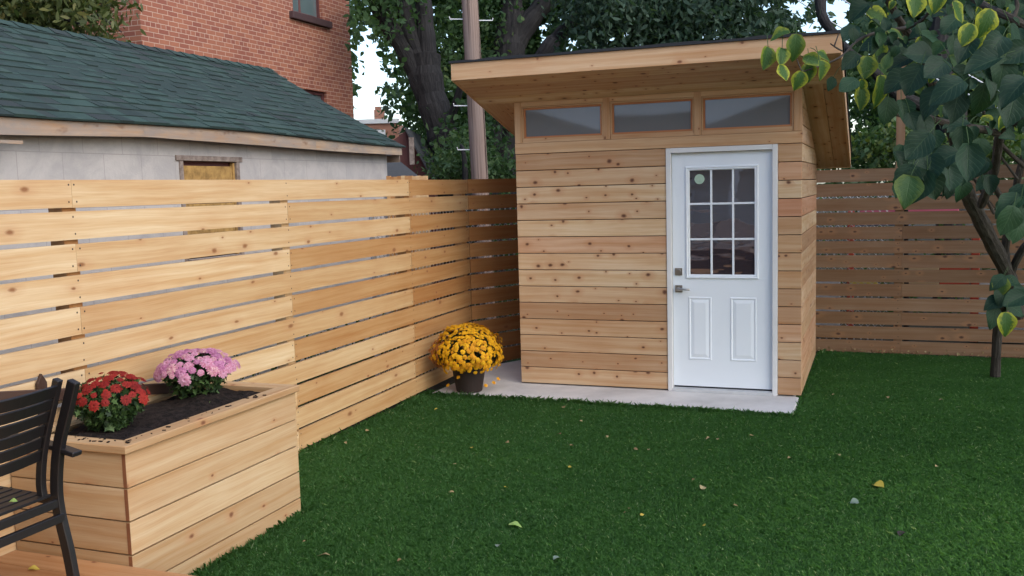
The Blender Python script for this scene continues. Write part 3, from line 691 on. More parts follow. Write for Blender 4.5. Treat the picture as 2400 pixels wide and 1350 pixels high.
for yq,s in ((YF,1),(YN,-1)):
    mb=MB()                       # rear leg running up into the back
    sweep_rect(mb,smoothp([(-.005,yq,ZD),(-.03,yq,.36),(-.062,yq,.52),(-.065,yq,.64),(-.035,yq,.80),(.03,yq,.97),(.066,yq,1.066)]),.030,.045,(0,1,0))
    mb.build('leg',M_BLK,ch,bevel=.003)
    mb=MB()                       # inner back stile that carries the slats
    yi=yq-s*.036
    sweep_rect(mb,smoothp([(-.105,yi,.585),(-.108,yi,.66),(-.080,yi,.80),(-.018,yi,.97),(.022,yi,1.078)]),.028,.032,(0,1,0))
    mb.build('back_stile',M_BLK,ch,bevel=.003)
    mb=MB()                       # front leg
    sweep_rect(mb,smoothp([(-.53,yq,ZD),(-.50,yq,.40),(-.49,yq,.60),(-.50,yq,.80)]),.030,.045,(0,1,0)); mb.build('leg',M_BLK,ch,bevel=.003)
    mb=MB()
    sweep_rect(mb,smoothp([(-.555,yq+s*.012,.805),(-.36,yq+s*.012,.815),(-.15,yq+s*.012,.80),(.045,yq+s*.012,.765)]),.050,.020,(0,1,0)); mb.build('armrest',M_BLK,ch,bevel=.003)
mb=MB()
def slat_curve(x,z,sag=.035,n=9):
    return [(x+sag*math.sin(math.pi*i/n)*1.0,YN+.05+(YF-YN-.10)*i/n,z) for i in range(n+1)]
for k in range(6):
    f=k/5; z=.765+f*.268; x=-.094+.11*f**1.3+.002
    up=Vector((.25+.2*f,0,1)).normalized()
    sweep_rect(mb,slat_curve(x,z,.030),.047 if k<5 else .054,.011,up)
mb.build('back_slats',M_BLK,ch,bevel=.002)
mb=MB()
for k in range(9):
    x=-.52+.052*k; sweep_rect(mb,[(x,YN+.012,.600-.010*k/8),(x,YF-.012,.600-.010*k/8)],.012,.042,(0,0,1))
sl=mb.build('seat_slats',M_BLK,ch,bevel=.002)
mb=MB()
for yq in (YF,YN): sweep_rect(mb,[(-.50,yq,.585),(-.06,yq,.565)],.024,.034,(0,1,0))
for x,z in ((-.50,.572),(-.06,.56),(-.045,.50)): sweep_rect(mb,[(x,YN,z),(x,YF,z)],.022,.034,(0,0,1) if 0 else (1,0,0))
mb.build('seat_frame',M_BLK,ch,bevel=.002)
# ------------------------------------------------------------------ chrysanthemums
def bloom_mesh(name,mat,rad,layers,npet,centre=None,dome=.35):
    mb=MB(); tone=random.choice([.1,.3,.5,.6,.8,.95])
    for L in range(layers):
        f=1-L/layers*.72; R=rad*f; z=rad*dome*(L/layers)
        for k in range(npet-L*2):
            a=2*math.pi*(k+.5*(L%2))/(npet-L*2)+random.uniform(-.1,.1); w=math.pi/(npet-L*2)*1.15
            rr=R*random.uniform(.88,1.08); q=min(1,max(0,tone+random.uniform(-.22,.22)))
            p=lambda r,t,zz:(r*math.cos(t),r*math.sin(t),zz)
            mb.face([p(rad*.06,a,z*.9),p(rr*.7,a-w,z+rr*.10),p(rr,a-w*.35,z+rr*.02),p(rr,a+w*.35,z+rr*.02),p(rr*.7,a+w,z+rr*.10)],None,q)
    return mb
def mesh_of(mb,name,mats):
    o=mb.build(name,mats); me=o.data; bpy.data.objects.remove(o); return me
def place_bloom(me,name,p,n,s,parent,label=None):
    o=bpy.data.objects.new(name,me); COL.objects.link(o)
    n=Vector(n).normalized(); q=n.to_track_quat('Z','Y'); o.rotation_mode='QUATERNION'
    from mathutils import Quaternion
    o.rotation_quaternion=q@Quaternion((0,0,1),random.random()*6.28); o.location=p; o.scale=(s,s,s*random.uniform(.8,1.2)); o.parent=parent
    return o
def mum(label,name,base,cx,cy,cz,rx,ry,rz,nb,bmeshes,brad,leafm,nl,lsize,pot=None,minz=-.1,skew=(0,0),skirt=.5,stuff_extra=0,gap=.75):
    root=thing(name,label,'potted plant' if pot else 'flowering plant')
    c=Vector((cx,cy,cz)); b=Vector(base)
    # foliage: leaves on and under a dome
    P=[]
    while len(P)<nl:
        v=Vector((random.gauss(0,1),random.gauss(0,1),random.gauss(0,1))).normalized()
        if v.z<-skirt: continue
        t=random.uniform(.5,.90); p=c+Vector((v.x*rx*t,v.y*ry*t,v.z*rz*t))
        P.append(p)
    for k in range(int(nl*.5)):   # lower skirt down to the base
        f=random.random(); a=random.random()*6.28; r=(.35+.6*f)*rx*random.uniform(.8,1.02)
        P.append(Vector((b.x+(c.x-b.x)*f+r*math.cos(a),b.y+(c.y-b.y)*f+r*ry/rx*math.sin(a),b.z+(c.z-b.z)*f)))
    Pn=np.array(P); V=leafquads(Pn,rng.uniform(.7,1.2,len(Pn))*lsize,.6,.2,10)
    fastmesh('foliage',V,10,leafm,rng.random(len(Pn)),root)
    mb=MB()
    for k in range(14):
        a=random.random()*6.28; r=random.uniform(.2,.75); e=c+Vector((rx*r*math.cos(a),ry*r*math.sin(a),rz*.2))
        mb.tube([b+Vector((random.uniform(-.02,.02),random.uniform(-.02,.02),0)),(b+e)/2+Vector((0,0,.0)),e],[.004,.003,.002],5)
    mb.build('stems',L_MUMD,root)
    pts=[]; tries=0
    while len(pts)<nb and tries<60000:
        tries+=1
        v=Vector((random.gauss(0,1),random.gauss(0,1),random.gauss(0,1))).normalized()
        if v.z<minz+random.uniform(-.12,.12): continue
        w=1+random.uniform(-.05,.07)+.20*mn.noise(v*2.1+Vector((cx*9,cy*7,0)))
        p=c+Vector((v.x*rx,v.y*ry,v.z*rz))*w
        if any((p-q).length<brad*2*gap for q,_ in pts): continue
        if mn.noise(v*3.7+Vector((cx*5,3,cy)))>.38: continue
        pts.append((p,Vector((v.x/rx,v.y/ry,v.z/rz)).normalized()))
    return root,pts
# pink
mpk=[mesh_of(bloom_mesh('b',P_PINK,.030,5,17),'blossom',[P_PINK]) for _ in range(9)]
root,pts=mum('pink chrysanthemum growing at the far end of the planter soil','chrysanthemum',(-.345,-4.02,.70),-.345,-4.035,.862,.19,.19,.10,88,mpk,.028,L_MUM,900,.036,minz=.02,skirt=.85,gap=.70)
for p,n in pts: place_bloom(random.choice(mpk),'blossom',p,(n+Vector((.15,-.3,.25))).normalized(),random.uniform(.55,1.22),root)
mrd=[mesh_of(bloom_mesh('b',P_RED,.027,4,14),'blossom',[P_RED]) for _ in range(8)]
root,pts=mum('red chrysanthemum with bright green leaves at the near end of the planter','chrysanthemum',(-.365,-4.63,.70),-.365,-4.63,.825,.175,.185,.125,66,mrd,.025,L_MUM,1300,.032,minz=.15,skirt=.85,gap=.72)
for p,n in pts: place_bloom(random.choice(mrd),'blossom',p,(n+Vector((.1,-.3,.2))).normalized(),random.uniform(.45,1.15),root)
# yellow in pot
yc=Vector((-.335,-.43,0))
root,pts=mum('round yellow chrysanthemum in a dark brown pot on the concrete pad','potted_chrysanthemum',(yc.x,yc.y,.20),yc.x-.005,yc.y,.345,.295,.285,.245,900,None,.0135,L_MUMD,2600,.028,pot=True,minz=-.45,skirt=.55,gap=.72)
myl=[mesh_of(bloom_mesh('b',P_YEL,.021,3,9,dome=.7),'blossom',[P_YEL]) for _ in range(9)]
vis=sorted(pts,key=lambda t:(t[0]-CC).length)
for p,n in vis[:100]: place_bloom(random.choice(myl),'blossom',p,(n+Vector((0,0,.15))).normalized(),random.uniform(.8,1.15),root)
mb=MB()                           # the remaining blooms as one mesh
from mathutils import Quaternion
srcs=[bloom_mesh('b',P_YEL,.021,3,8,dome=.7) for _ in range(10)]
for p,n in vis[100:]:
    s_=random.choice(srcs); q=(n+Vector((0,0,.15))).normalized().to_track_quat('Z','Y')@Quaternion((0,0,1),random.random()*6.28); sc=random.uniform(.55,1.15); back=1 if (n.x<-.5 and random.random()<.6) else 0
    i0=0
    for f in s_.f:
        mb.face([p+q@(Vector(s_.v[k])*sc) for k in f],None,random.random(),back)
bo=mb.build('blossoms',[P_YEL,P_RUST],root); bo['kind']='stuff'
for dx,dy,dz in ((.26,-.06,-.30),(.29,-.03,-.27),(.20,-.10,-.32),(-.02,-.19,-.24),(-.13,-.17,-.32),(.02,-.2,-.19)):
    place_bloom(myl[0],'blossom',yc+Vector((dx,dy,.40+dz)),(dx,dy-.1,.3),.9,root)
mb=MB(); mb.lathe([(0,.003),(.108,.003),(.115,.010),(.146,.195),(.156,.20),(.160,.250),(.152,.252),(.145,.235),(0,.235)],(yc.x,yc.y,0),40); mb.build('pot',M_POT,root)
# ------------------------------------------------------------------ garage of the neighbour
ga=thing('block_garage','neighbouring garage of pale concrete blocks with a sagging green shingle roof','garage')
gx=-2.42; gy0,gy1=-6.5,2.11
mb=MB(); wy0,wy1,wz0,wz1=-1.555,-.745,1.25,2.13
mb.wallbox(gx-.2,gx,gy0,wy0,-.2,2.29); mb.wallbox(gx-.2,gx,wy1,gy1,-.2,2.30); mb.wallbox(gx-.2,gx,wy0,wy1,-.2,wz0); mb.wallbox(gx-.2,gx,wy0,wy1,wz1,2.30)
mb.wallbox(-5.9,gx-.2,gy1-.2,gy1,-.2,2.30); mb.wallbox(-5.9,gx-.2,gy0,gy0+.2,-.2,2.3)
mb.build('wall',M_BLOCK,ga)
mb=MB()                           # boarded window
mb.box(gx-.09,gx+.012,wy0,wy0+.045,wz0,wz1-.045,along=2); mb.box(gx-.09,gx+.012,wy1-.045,wy1,wz0,wz1-.045,along=2); mb.box(gx-.09,gx+.016,wy0-.04,wy1+.04,wz1-.045,wz1,along=1); mb.box(gx-.09,gx+.012,wy0,wy1,wz0-.04,wz0,along=1)
wn=mb.build('window',M_PEELG,ga,bevel=.003)
mb=MB(); 
for a,b in ((wy0+.075,wy1-.075),): 
    mb.box(gx-.05,gx-.02,a,b,wz1-.23,wz1-.085,along=1)
    mb.box(gx-.05,gx-.02,a,b,wz1-.40,wz1-.24,along=1); mb.box(gx-.05,gx-.02,a,b,wz0+.01,wz1-.41,along=1)
mb.box(gx-.045,gx-.010,wy0+.047,wy0+.074,wz0,wz1-.05,along=2); mb.box(gx-.045,gx-.010,wy1-.074,wy1-.047,wz0,wz1-.05,along=2)
mb.build('window_board',M_YEL,wn,bevel=.003)
mb=MB(); mb.box(gx-.07,gx-.055,wy0+.045,wy1-.045,wz0,wz1-.045); mb.build('window_back',M_WFRAME,wn)
FXg=-2.28; RXg=-4.12; RZg=3.345
KT=[(-6.6,2.30),(-3.41,2.332),(-2.88,2.334),(-2.08,2.347),(-1.2,2.354),(-.52,2.350),(.68,2.323),(1.4,2.308),(2.26,2.303)]
KB=[(-6.6,2.19),(-3.41,2.214),(-2.88,2.228),(-2.08,2.254),(-1.44,2.246),(-.53,2.236),(.67,2.217),(1.4,2.213),(2.26,2.212)]
def interp(K,y):
    for (a,b),(c,d) in zip(K[:-1],K[1:]):
        if y<=c: return b+(d-b)*(y-a)/(c-a)
    return K[-1][1]
mb=MB(); segs=[-6.6,-5.0,-3.05,-2.25,-1.3,-.4,.55,1.3,1.9,2.24]
js={-3.05:1,-2.25:0,.55:0}
brk=[-6.6,-3.95,-2.10,.35,2.24]
for b0_,b1_ in zip(brk[:-1],brk[1:]):
    r=random.random(); n=10; U=random.random()*30
    for i in range(n):
        a=b0_+.002+(b1_-b0_-.004)*i/n; c=b0_+.002+(b1_-b0_-.004)*(i+1)/n
        q=[(FXg,a,interp(KB,a)),(FXg,c,interp(KB,c)),(FXg,c,interp(KT,c)),(FXg,a,interp(KT,a))]
        mb.face(q,[(U+a,0),(U+c,0),(U+c,.11),(U+a,.11)],r)
        q2=[(x-.025,y,z) for x,y,z in q]; mb.face(q2[::-1],None,r)
        mb.face([q[1],q[0],q2[0],q2[1]],[(U+a,.2),(U+c,.2),(U+c,.22),(U+a,.22)],r)
mb.face([(FXg,2.24,interp(KB,2.24)),(FXg-.025,2.24,interp(KB,2.24)),(FXg-.025,2.24,interp(KT,2.24)),(FXg,2.24,interp(KT,2.24))],[(0,0),(.02,0),(.02,.1),(0,.1)],.5)
mb.prism([(FXg-.03,2.215,2.215),(FXg-.03,2.24,2.215),(FXg-.03,2.24,2.13)],(-.3,0,0))
mb.build('fascia',W_GAR,ga)
mb=MB()
for i in range(20):
    a=-6.5+8.7*i/20; c=-6.5+8.7*(i+1)/20
    mb.face([(gx-.01,a,interp(KB,a)+.02),(FXg-.026,a,interp(KB,a)+.012),(FXg-.026,c,interp(KB,c)+.012),(gx-.01,c,interp(KB,c)+.02)],[(0,a),(.13,a),(.13,c),(0,c)],.4)
mb.build('soffit',M_PEELG,ga)
def roofpt(y,s):                  # s 0 eave .. 1 ridge
    ze=interp(KT,y)+.006; x=FXg+.02+(RXg-FXg-.02)*s; sag=-.035*math.sin(math.pi*s)
    return Vector((x,y,ze+(RZg-ze)*s+sag*.6))
mb=MB(); nc=15
for i in range(nc):
    s0=i/nc-.004; s1=min((i+1)/nc+.012,1.0); y=-6.6-random.random()*.3
    while y<2.29:
        w_=random.choice([.08,.11,.14,.18,.22]); y2=min(y+w_,2.29)
        if y2<-6.6: y=y2; continue
        r=random.random(); lift=random.choice([.006,.008,.014,.016]); mid=(y+y2)/2; dd=random.uniform(-.004,.004)
        n=Vector((.46,0,.89))
        a=roofpt(y+.001,s0)+n*(lift+.004)+Vector((0,0,dd*.4)); b=roofpt(y2-.001,s0)+n*(lift+.004); c=roofpt(y2-.001,s1)+n*.002; d=roofpt(y+.001,s1)+n*.002
        a0=roofpt(y+.001,s0)-n*.002; b0_=roofpt(y2-.001,s0)-n*.002
        mb.face([a,b,c,d],None,r); mb.face([a0,b0_,b,a],None,r*.5); mb.face([b0_,c,b],None,r); mb.face([a0,a,d],None,r)
        y=y2
n=24
for i in range(n):                # sheathing underlay + far slope + gable
    y0=-6.6+8.88*i/n; y1=-6.6+8.88*(i+1)/n
    mb.face([roofpt(y0,0)-Vector((0,0,.008)),roofpt(y1,0)-Vector((0,0,.008)),roofpt(y1,1)-Vector((0,0,.012)),roofpt(y0,1)-Vector((0,0,.012))],None,.1)
    mb.face([roofpt(y0,1),roofpt(y1,1),Vector((-6.1,y1,2.3)),Vector((-6.1,y0,2.3))],None,.4)
y=-6.6
while y<2.25:                     # ridge caps
    y2=min(y+.2,2.28); r=random.random()*.6+.3; hgt=.022
    A=[Vector((RXg-.13,y,RZg-.05)),Vector((RXg-.03,y,RZg+.012)),Vector((RXg+.03,y,RZg+.012)),Vector((RXg+.12,y,RZg-.045))]
    B=[p+Vector((0,y2-y+.03,-.008)) for p in A]; A=[p+Vector((0,0,.006)) for p in A]
    for k in range(3): mb.face([A[k],A[k+1],B[k+1],B[k]],None,r)
    mb.face([A[0],A[3],A[2],A[1]],None,.1)
    y=y2
mb.build('roof',M_SHIN,ga)
mb=MB(); mb.prism([(gx-.2,gy1-.1,2.3),(-5.9,gy1-.1,2.3),(-4.12,gy1-.1,3.3)],(0,.09,0)); mb.build('gable',W_GAR,ga)
mb=MB()
for i in range(12):               # drip of shingle overhang, uneven
    pass
# stick by the eave at far left
mb=MB(); mb.obox((-2.26,-3.62,2.155),(0,.33,.0),(0,0,.022),(.03,0,0)); mb.build('wood_scrap',W_GAR,ga)
# ------------------------------------------------------------------ brick house
ho=thing('brick_house','tall red brick house rising behind the green garage roof','house')
HX,HY0,HY1,HZ=-6.092,2.301,7.787,8.6
def holes_wall(mb,x,y0,y1,z0,z1,holes):
    """outer leaf facing +x with rectangular holes"""
    ysx=sorted({y0,y1,*[h[0] for h in holes],*[h[1] for h in holes]}); zs=sorted({z0,z1,*[h[2] for h in holes],*[h[3] for h in holes]})
    for a,b in zip(ysx[:-1],ysx[1:]):
        for c,d in zip(zs[:-1],zs[1:]):
            if any(a>=h[0]-1e-6 and b<=h[1]+1e-6 and c>=h[2]-1e-6 and d<=h[3]+1e-6 for h in holes): continue
            mb.face([(x,a,c),(x,b,c),(x,b,d),(x,a,d)],[(a,c),(b,c),(b,d),(a,d)],.5)
    for a,b,c,d in holes:
        x2=x-.12
        mb.face([(x,a,c),(x2,a,c),(x2,b,c),(x,b,c)][::-1],[(0,a),(.12,a),(.12,b),(0,b)],.5); mb.face([(x,a,d),(x2,a,d),(x2,b,d),(x,b,d)],[(0,a),(.12,a),(.12,b),(0,b)],.5)
        mb.face([(x,a,c),(x,a,d),(x2,a,d),(x2,a,c)],[(0,c),(0,d),(.12,d),(.12,c)],.5); mb.face([(x,b,c),(x2,b,c),(x2,b,d),(x,b,d)],[(0,c),(.12,c),(.12,d),(0,d)],.5)
mb=MB(); W1=(5.93,6.86,4.80,6.4); W2=(6.02,6.87,2.5,3.56)
holes_wall(mb,HX,HY0,HY1,-.2,HZ,[W1,W2])
P=[(-12,HY0),(HX,HY0)]
mb.face([(-12.,HY0,-.2),(HX,HY0,-.2),(HX,HY0,HZ),(-12,HY0,HZ)],[(-12.,-.2),(HX,-.2),(HX,HZ),(-12,HZ)],.5)
mb.face([(HX,HY1,-.2),(-12.,HY1,-.2),(-12,HY1,HZ),(HX,HY1,HZ)],[(-HX,-.2),(12,-.2),(12,HZ),(-HX,HZ)],.5)
mb.face([(-12.,HY1,-.2),(-12,HY0,-.2),(-12,HY0,HZ),(-12,HY1,HZ)],[(-HY1,-.2),(-HY0,-.2),(-HY0,HZ),(-HY1,HZ)],.5)
mb.face([(-12.,HY0,HZ),(HX,HY0,HZ),(HX,HY1,HZ),(-12,HY1,HZ)],None,.5)
mb.build('wall',M_BRICK,ho)
for (a,b,c,d) in (W1,W2):
    mb=MB(); x=HX-.06
    mb.box(x-.05,x,a,a+.06,c,d,along=2); mb.box(x-.05,x,b-.06,b,c,d,along=2); mb.box(x-.05,x,a+.06,b-.06,c,c+.05,along=1); mb.box(x-.05,x,a+.06,b-.06,d-.06,d,along=1)
    mb.box(x-.04,x-.01,(a+b)/2-.16,(a+b)/2-.12,c+.05,d-.06,along=2)
    w=mb.build('window',M_WFRAME,ho,bevel=.004)
    mb=MB(); mb.box(x-.036,x-.03,a+.06,b-.06,c+.05,d-.06); mb.build('pane',M_GLASSH,w)
    if c>4: mb=MB(); mb.box(HX-.10,HX+.075,a-.12,b+.19,c-.115,c-.001,along=1); mb.build('sill',M_SOFFW,w,bevel=.006)
# ------------------------------------------------------------------ maroon outbuilding and dark lean-to, far house
mh=thing('maroon_outbuilding','dark maroon gabled outbuilding between the garage and the big tree','outbuilding')
A_=at(948,318,15.5)
mb=MB(); pk=at(952,306,16.2); e1=at(1018,425,16.2); e0=at(880,360,16.2); dirb=Vector((-.35,.94,0))*4
b0_=Vector((e0.x,e0.y,-.2)); b1_=Vector((e1.x,e1.y,-.2))
mb.prism([b0_,b1_,e1,pk,e0],dirb); mb.build('wall',M_MAROON,mh)
mb=MB(); off=Vector((0,0,.05)); f=-dirb*.04
mb.prism([pk+off+f,e1+off+f+(e1-pk)*.05,e1+f+(e1-pk)*.05-Vector((0,0,.02)),pk+f-Vector((0,0,.0))],dirb*1.05); mb.build('roof',M_DROOF,mh)
mb=MB(); q=at(958,322,16.0); mb.obox(q,Vector((.0,0,-.45)),(.07,.02,0),(0,.03,0)); mb.build('downpipe',M_PEELG,mh)
lt=thing('lean_to','low lean-to with a charcoal shingle roof behind the garage corner','shed')
c1,c2,c3,c4=at(905,352,13.6),at(985,416,12.6),at(880,416,12.2),at(860,370,13.)
mb=MB(); mb.prism([c1,c2,c3,c4],(0,0,-.05)); mb.build('roof',M_DROOF,lt)
mb=MB(); mb.prism([Vector((c2.x,c2.y,-.2)),Vector((c3.x,c3.y,-.2)),Vector((c4.x,c4.y,-.2)),Vector((c1.x,c1.y,-.2))],(0,0,2.02)); mb.build('wall',M_MAROON,lt)
of=thing('wood_fence','short piece of orange board fence just above the cedar fence by the garage corner','fence')
a,b=at(905,412,11.3),at(1000,413,11.3)
mb=MB(); d=b-a; d.z=0
for k in range(11): mb.obox(a+d*k/11+Vector((0,0,-1.95)),d/11*.97,(0,0,1.942+random.uniform(-.008,.008)),(.008,.02,0))
mb.build('boards',W_FENCE,of)
fh=thing('distant_house','distant orange brick house with white parapet and square chimney seen beyond the garage','house')
mb=MB(); a=at(820,300,35); b=at(935,300,35); d=b-a; d.z=0; bk=Vector((-d.y,d.x,0)).normalized()*8; zt_=at(880,290,35).z
mb.prism([Vector((a.x,a.y,-.2)),Vector((b.x,b.y,-.2)),Vector((b.x,b.y,zt_)),Vector((a.x,a.y,zt_))],bk); mb.build('wall',M_FARB,fh)
mb=MB(); mb.obox(Vector((a.x,a.y,zt_+.005))-bk*.01,d,(0,0,.16),bk*.05); mb.build('parapet',M_PAINTW,fh)
mb=MB(); c=at(870,284,35)+bk*.1; c.z=zt_+.17; mb.obox(c,d.normalized()*.36,(0,0,.40),bk.normalized()*.36); mb.obox(c+Vector((.03,.03,.40)),d.normalized()*.22,(0,0,.12),bk.normalized()*.22)
mb.build('chimney',M_FARB,fh,bevel=.01)
mb=MB(); c=at(868,305,35)-bk*.003; mb.obox(c,d.normalized()*.55,(0,0,-.35),-bk.normalized()*.03); mb.build('window',M_PAINTW,fh)
# ------------------------------------------------------------------ utility pole and wires
up_=thing('utility_pole','weathered brown wooden utility pole with step pegs rising behind the shed','utility pole')
pb=at(1125,430,13.2); pt=at(1101,0,13.2); dn=(pt-pb)/(pt.z-pb.z)
base=pb-dn*(pb.z+.2); top=pb+dn*(7.5-pb.z)
mb=MB(); mb.tube([base+(top-base)*k/12 for k in range(13)],[.122-.016*k/12 for k in range(13)],20); mb.build('pole',M_POLE,up_)
def peg(px,py,s,L):
    c=at(px,py,13.2); d=RT*s
    mb=MB(); mb.tube([c,c+d*L,c+d*(L+.008)+Vector((0,0,.035))],.008,6); mb.build('step_peg',M_GALV,up_)
peg(1087,45,-1,.19); peg(1120,48,1,.20); peg(1100,248,-1,.21); peg(1107,351,-1,.20)
for (p,q,t_) in (((1800,-50),(2030,95),'upper'),((1860,-80),(2200,132),'lower')):
    a=at(*p,16.); b=at(*q,13.5); d=b-a; a2=a-d*2.5; b2=b+d*2.5
    mb=MB(); mb.tube([a2+(b2-a2)*k/24-Vector((0,0,1.0*(1-(2*k/24-1)**2)-.0)) +Vector((0,0,.95)) for k in range(25)],.010,6)
    mb.build('utility_wire',M_PAINTW,label='pale utility wire crossing the sky gap nearer the shed roof' if t_=='upper' else 'pale utility wire crossing the sky gap nearer the lilac leaves',cat='wire',group='utility wires above the shed')
# ------------------------------------------------------------------ trees
GAPS=[(866,150,38,80,.97),(860,240,42,55,.96),(905,235,46,66,.5),(905,170,24,36,.5),(955,22,15,28,.9),(925,95,10,22,.8),(1008,22,22,22,.6),(1275,80,14,24,.9),(1300,58,26,16,.45),(1345,98,18,22,.75),(1435,88,10,14,.9),(1462,82,14,16,.9),(1570,42,8,10,.7),(1790,14,22,16,.7),
      (1868,14,30,26,.97),(1965,28,30,34,.97),(1915,58,28,22,.85),(1885,62,22,12,.85),(1988,85,20,40,.75),(2376,60,9,9,.8),(1995,290,14,16,.6),(2020,300,14,12,.6)]
def gapmask(P):
    px,py,z=projn(P); k=np.zeros(len(P),bool)
    wob=1+.25*np.sin(px*.09)+.25*np.sin(py*.11+1)
    for cx,cy_,rx,ry,pr in GAPS:
        e=((px-cx)/rx)**2+((py-cy_)/ry)**2
        k|=(e<wob)&(rng.random(len(P))<pr)
    return k
def crown(root,mat,clumps,nl,size,asp=.5,droop=.3,pts=6,spread=(.45,.45,.35),gaps=True,tone=(.0,1.)):
    """clumps: list of (centre, radii); leaves gather in twig-sized tufts inside"""
    allP=[];allr=[]
    for c,rad in clumps:
        vol=rad[0]*rad[1]*rad[2]; nt=max(6,int(nl*vol))
        C=rng.normal(size=(nt,3)); C/=np.linalg.norm(C,axis=1)[:,None]; C*=(rng.random(nt)[:,None]**(1/2.2)); C=C*np.array(rad)+np.array(c)
        k=rng.integers(26,46,nt)
        idx=np.repeat(np.arange(nt),k); P=C[idx]+rng.normal(size=(len(idx),3))*np.array(spread)*.5
        allP.append(P); tr_=rng.beta(2,2.4,nt)[idx]; allr.append(np.clip(tr_+rng.normal(size=len(idx))*.13,0,1)*(tone[1]-tone[0])+tone[0])
    P=np.concatenate(allP); r=np.concatenate(allr)
    if gaps: m_=~(gapmask(P)|(projn(P)[0]<818+.03*projn(P)[1])); P=P[m_]; r=r[m_]
    V=leafquads(P,rng.uniform(.6,1.25,len(P))*size,asp,droop,pts)
    fastmesh('crown',V,pts,mat,r,root); return len(P)
def trunk(root,paths,mat=B_DARK,seg=12,name='trunk'):
    mb=MB()
    for pts,rads in paths:
        pp=smoothp(pts,4); n=len(pp); rr=np.interp(np.linspace(0,1,n),np.linspace(0,1,len(rads)),rads)
        mb.tube(pp,[float(x)*(1+.07*math.sin(i*2.1)) for i,x in enumerate(rr)],seg)
    return mb.build(name,mat,root)
# tree A
tA=thing('large_tree','big dark tree with several leaning trunks left of the utility pole','tree')
D_=17.
g=lambda px,py,d=17.:at(px,py,d)
gb=g(1075,470); gb=Vector((gb.x+.1,gb.y,-.2))
trunk(tA,[([gb,g(1058,400),g(1032,300),g(1005,200),g(1000,130)],[.36,.30,.27,.27,.24]),
          ([g(1022,290),g(985,190),g(945,110),g(900,40),g(862,-60)],[.20,.19,.17,.17,.14]),
          ([g(1012,250),g(985,140),g(955,60),g(930,-80)],[.2,.17,.15,.13]),
          ([g(1004,160),g(998,80),g(992,0),g(985,-100)],[.20,.16,.15,.13]),
          ([g(1040,330),g(1075,220,16.5),g(1100,100,16)],[.09,.06,.03])])
gd=lambda px,py,d,r: (tuple(at(px,py,d)),r)
crown(tA,L_MAPLE,[gd(890,0,16.6,(.8,.9,.55)),gd(1000,-60,19,(1.4,1.,1.0)),gd(1000,40,19.3,(.9,.7,.9)),gd(1075,110,18.8,(.9,.9,1.4)),gd(1060,260,18.8,(.9,.8,1.1)),gd(955,270,18.,(.5,.6,.45)),gd(1080,310,16.4,(.35,.3,.5)),gd(940,170,18.6,(.4,.5,.5)),gd(850,180,16.,(.28,.5,1.0)),gd(860,60,16.,(.5,.7,.5))],62,.125,.55,.5,6)
# tree B
tB=thing('large_tree','forked dark tree just right of the utility pole','tree')
h_=lambda px,py,d=19.:at(px,py,d)
bb=h_(1180,420); bb=Vector((bb.x,bb.y,-.2))
trunk(tB,[([bb,h_(1180,380),h_(1184,250),h_(1192,130),h_(1196,60)],[.42,.36,.33,.32,.28]),([h_(1196,110),h_(1200,40),h_(1195,-80)],[.28,.24,.2]),([h_(1200,110),h_(1245,45),h_(1290,-10),h_(1340,-80)],[.24,.20,.17,.14]),
          ([h_(1186,330,19.),h_(1222,240,18.4),h_(1275,125,18.),h_(1310,85,18.),h_(1345,45,17.5),h_(1400,0,17)],[.17,.16,.15,.13,.12,.08])])
q9=h_(1150,440,18.5); trunk(tB,[([Vector((q9.x,q9.y,-.2)),h_(1150,400,18.5),h_(1165,300,18.6),h_(1182,200,18.9)],[.16,.14,.12,.10])],name='side_stem')
crown(tB,L_MAPLE,[gd(1180,0,20.5,(1.6,1.3,1.1)),gd(1300,0,19.5,(1.3,1.2,1.0)),gd(1150,200,20.5,(1.1,1.2,1.3)),gd(1160,350,20,(1.2,1.,1.0)),gd(1300,120,21,(1.2,1.2,.8)),gd(1250,220,21,(1.2,1.,1.0)),gd(1060,340,16,(.5,.6,.45)),gd(1100,300,18,(.6,.7,.9))],52,.14,.55,.5,6,tone=(0,.85))
# tree C: drooping silver maple over the shed
tC=thing('silver_maple','cool green drooping maple hanging over the shed roof','tree')
cb=at(1560,300,15.5); trunk(tC,[([Vector((cb.x,cb.y,-.2)),at(1560,200,15.5),at(1520,40,15.5),at(1500,-120,15)],[.34,.28,.22,.16]),([at(1545,120,15.5),at(1650,20,15),at(1750,-80,14.5)],[.16,.12,.07])])
crown(tC,L_COOL,[gd(1430,30,14,(.8,1.0,.75)),gd(1520,60,14.5,(.9,1.,.8)),gd(1640,20,14,(1.,1.,.8)),gd(1760,40,14,(.8,1.,.6)),gd(1470,-60,14.5,(1.2,1.2,.9)),gd(1700,-60,14.5,(1.3,1.,.9)),gd(1840,60,14.5,(.45,.7,.45)),gd(1400,130,15,(.6,.8,.4)),gd(1560,130,15.5,(1.2,.8,.3))],88,.12,.38,.9,6,spread=(.32,.32,.45))
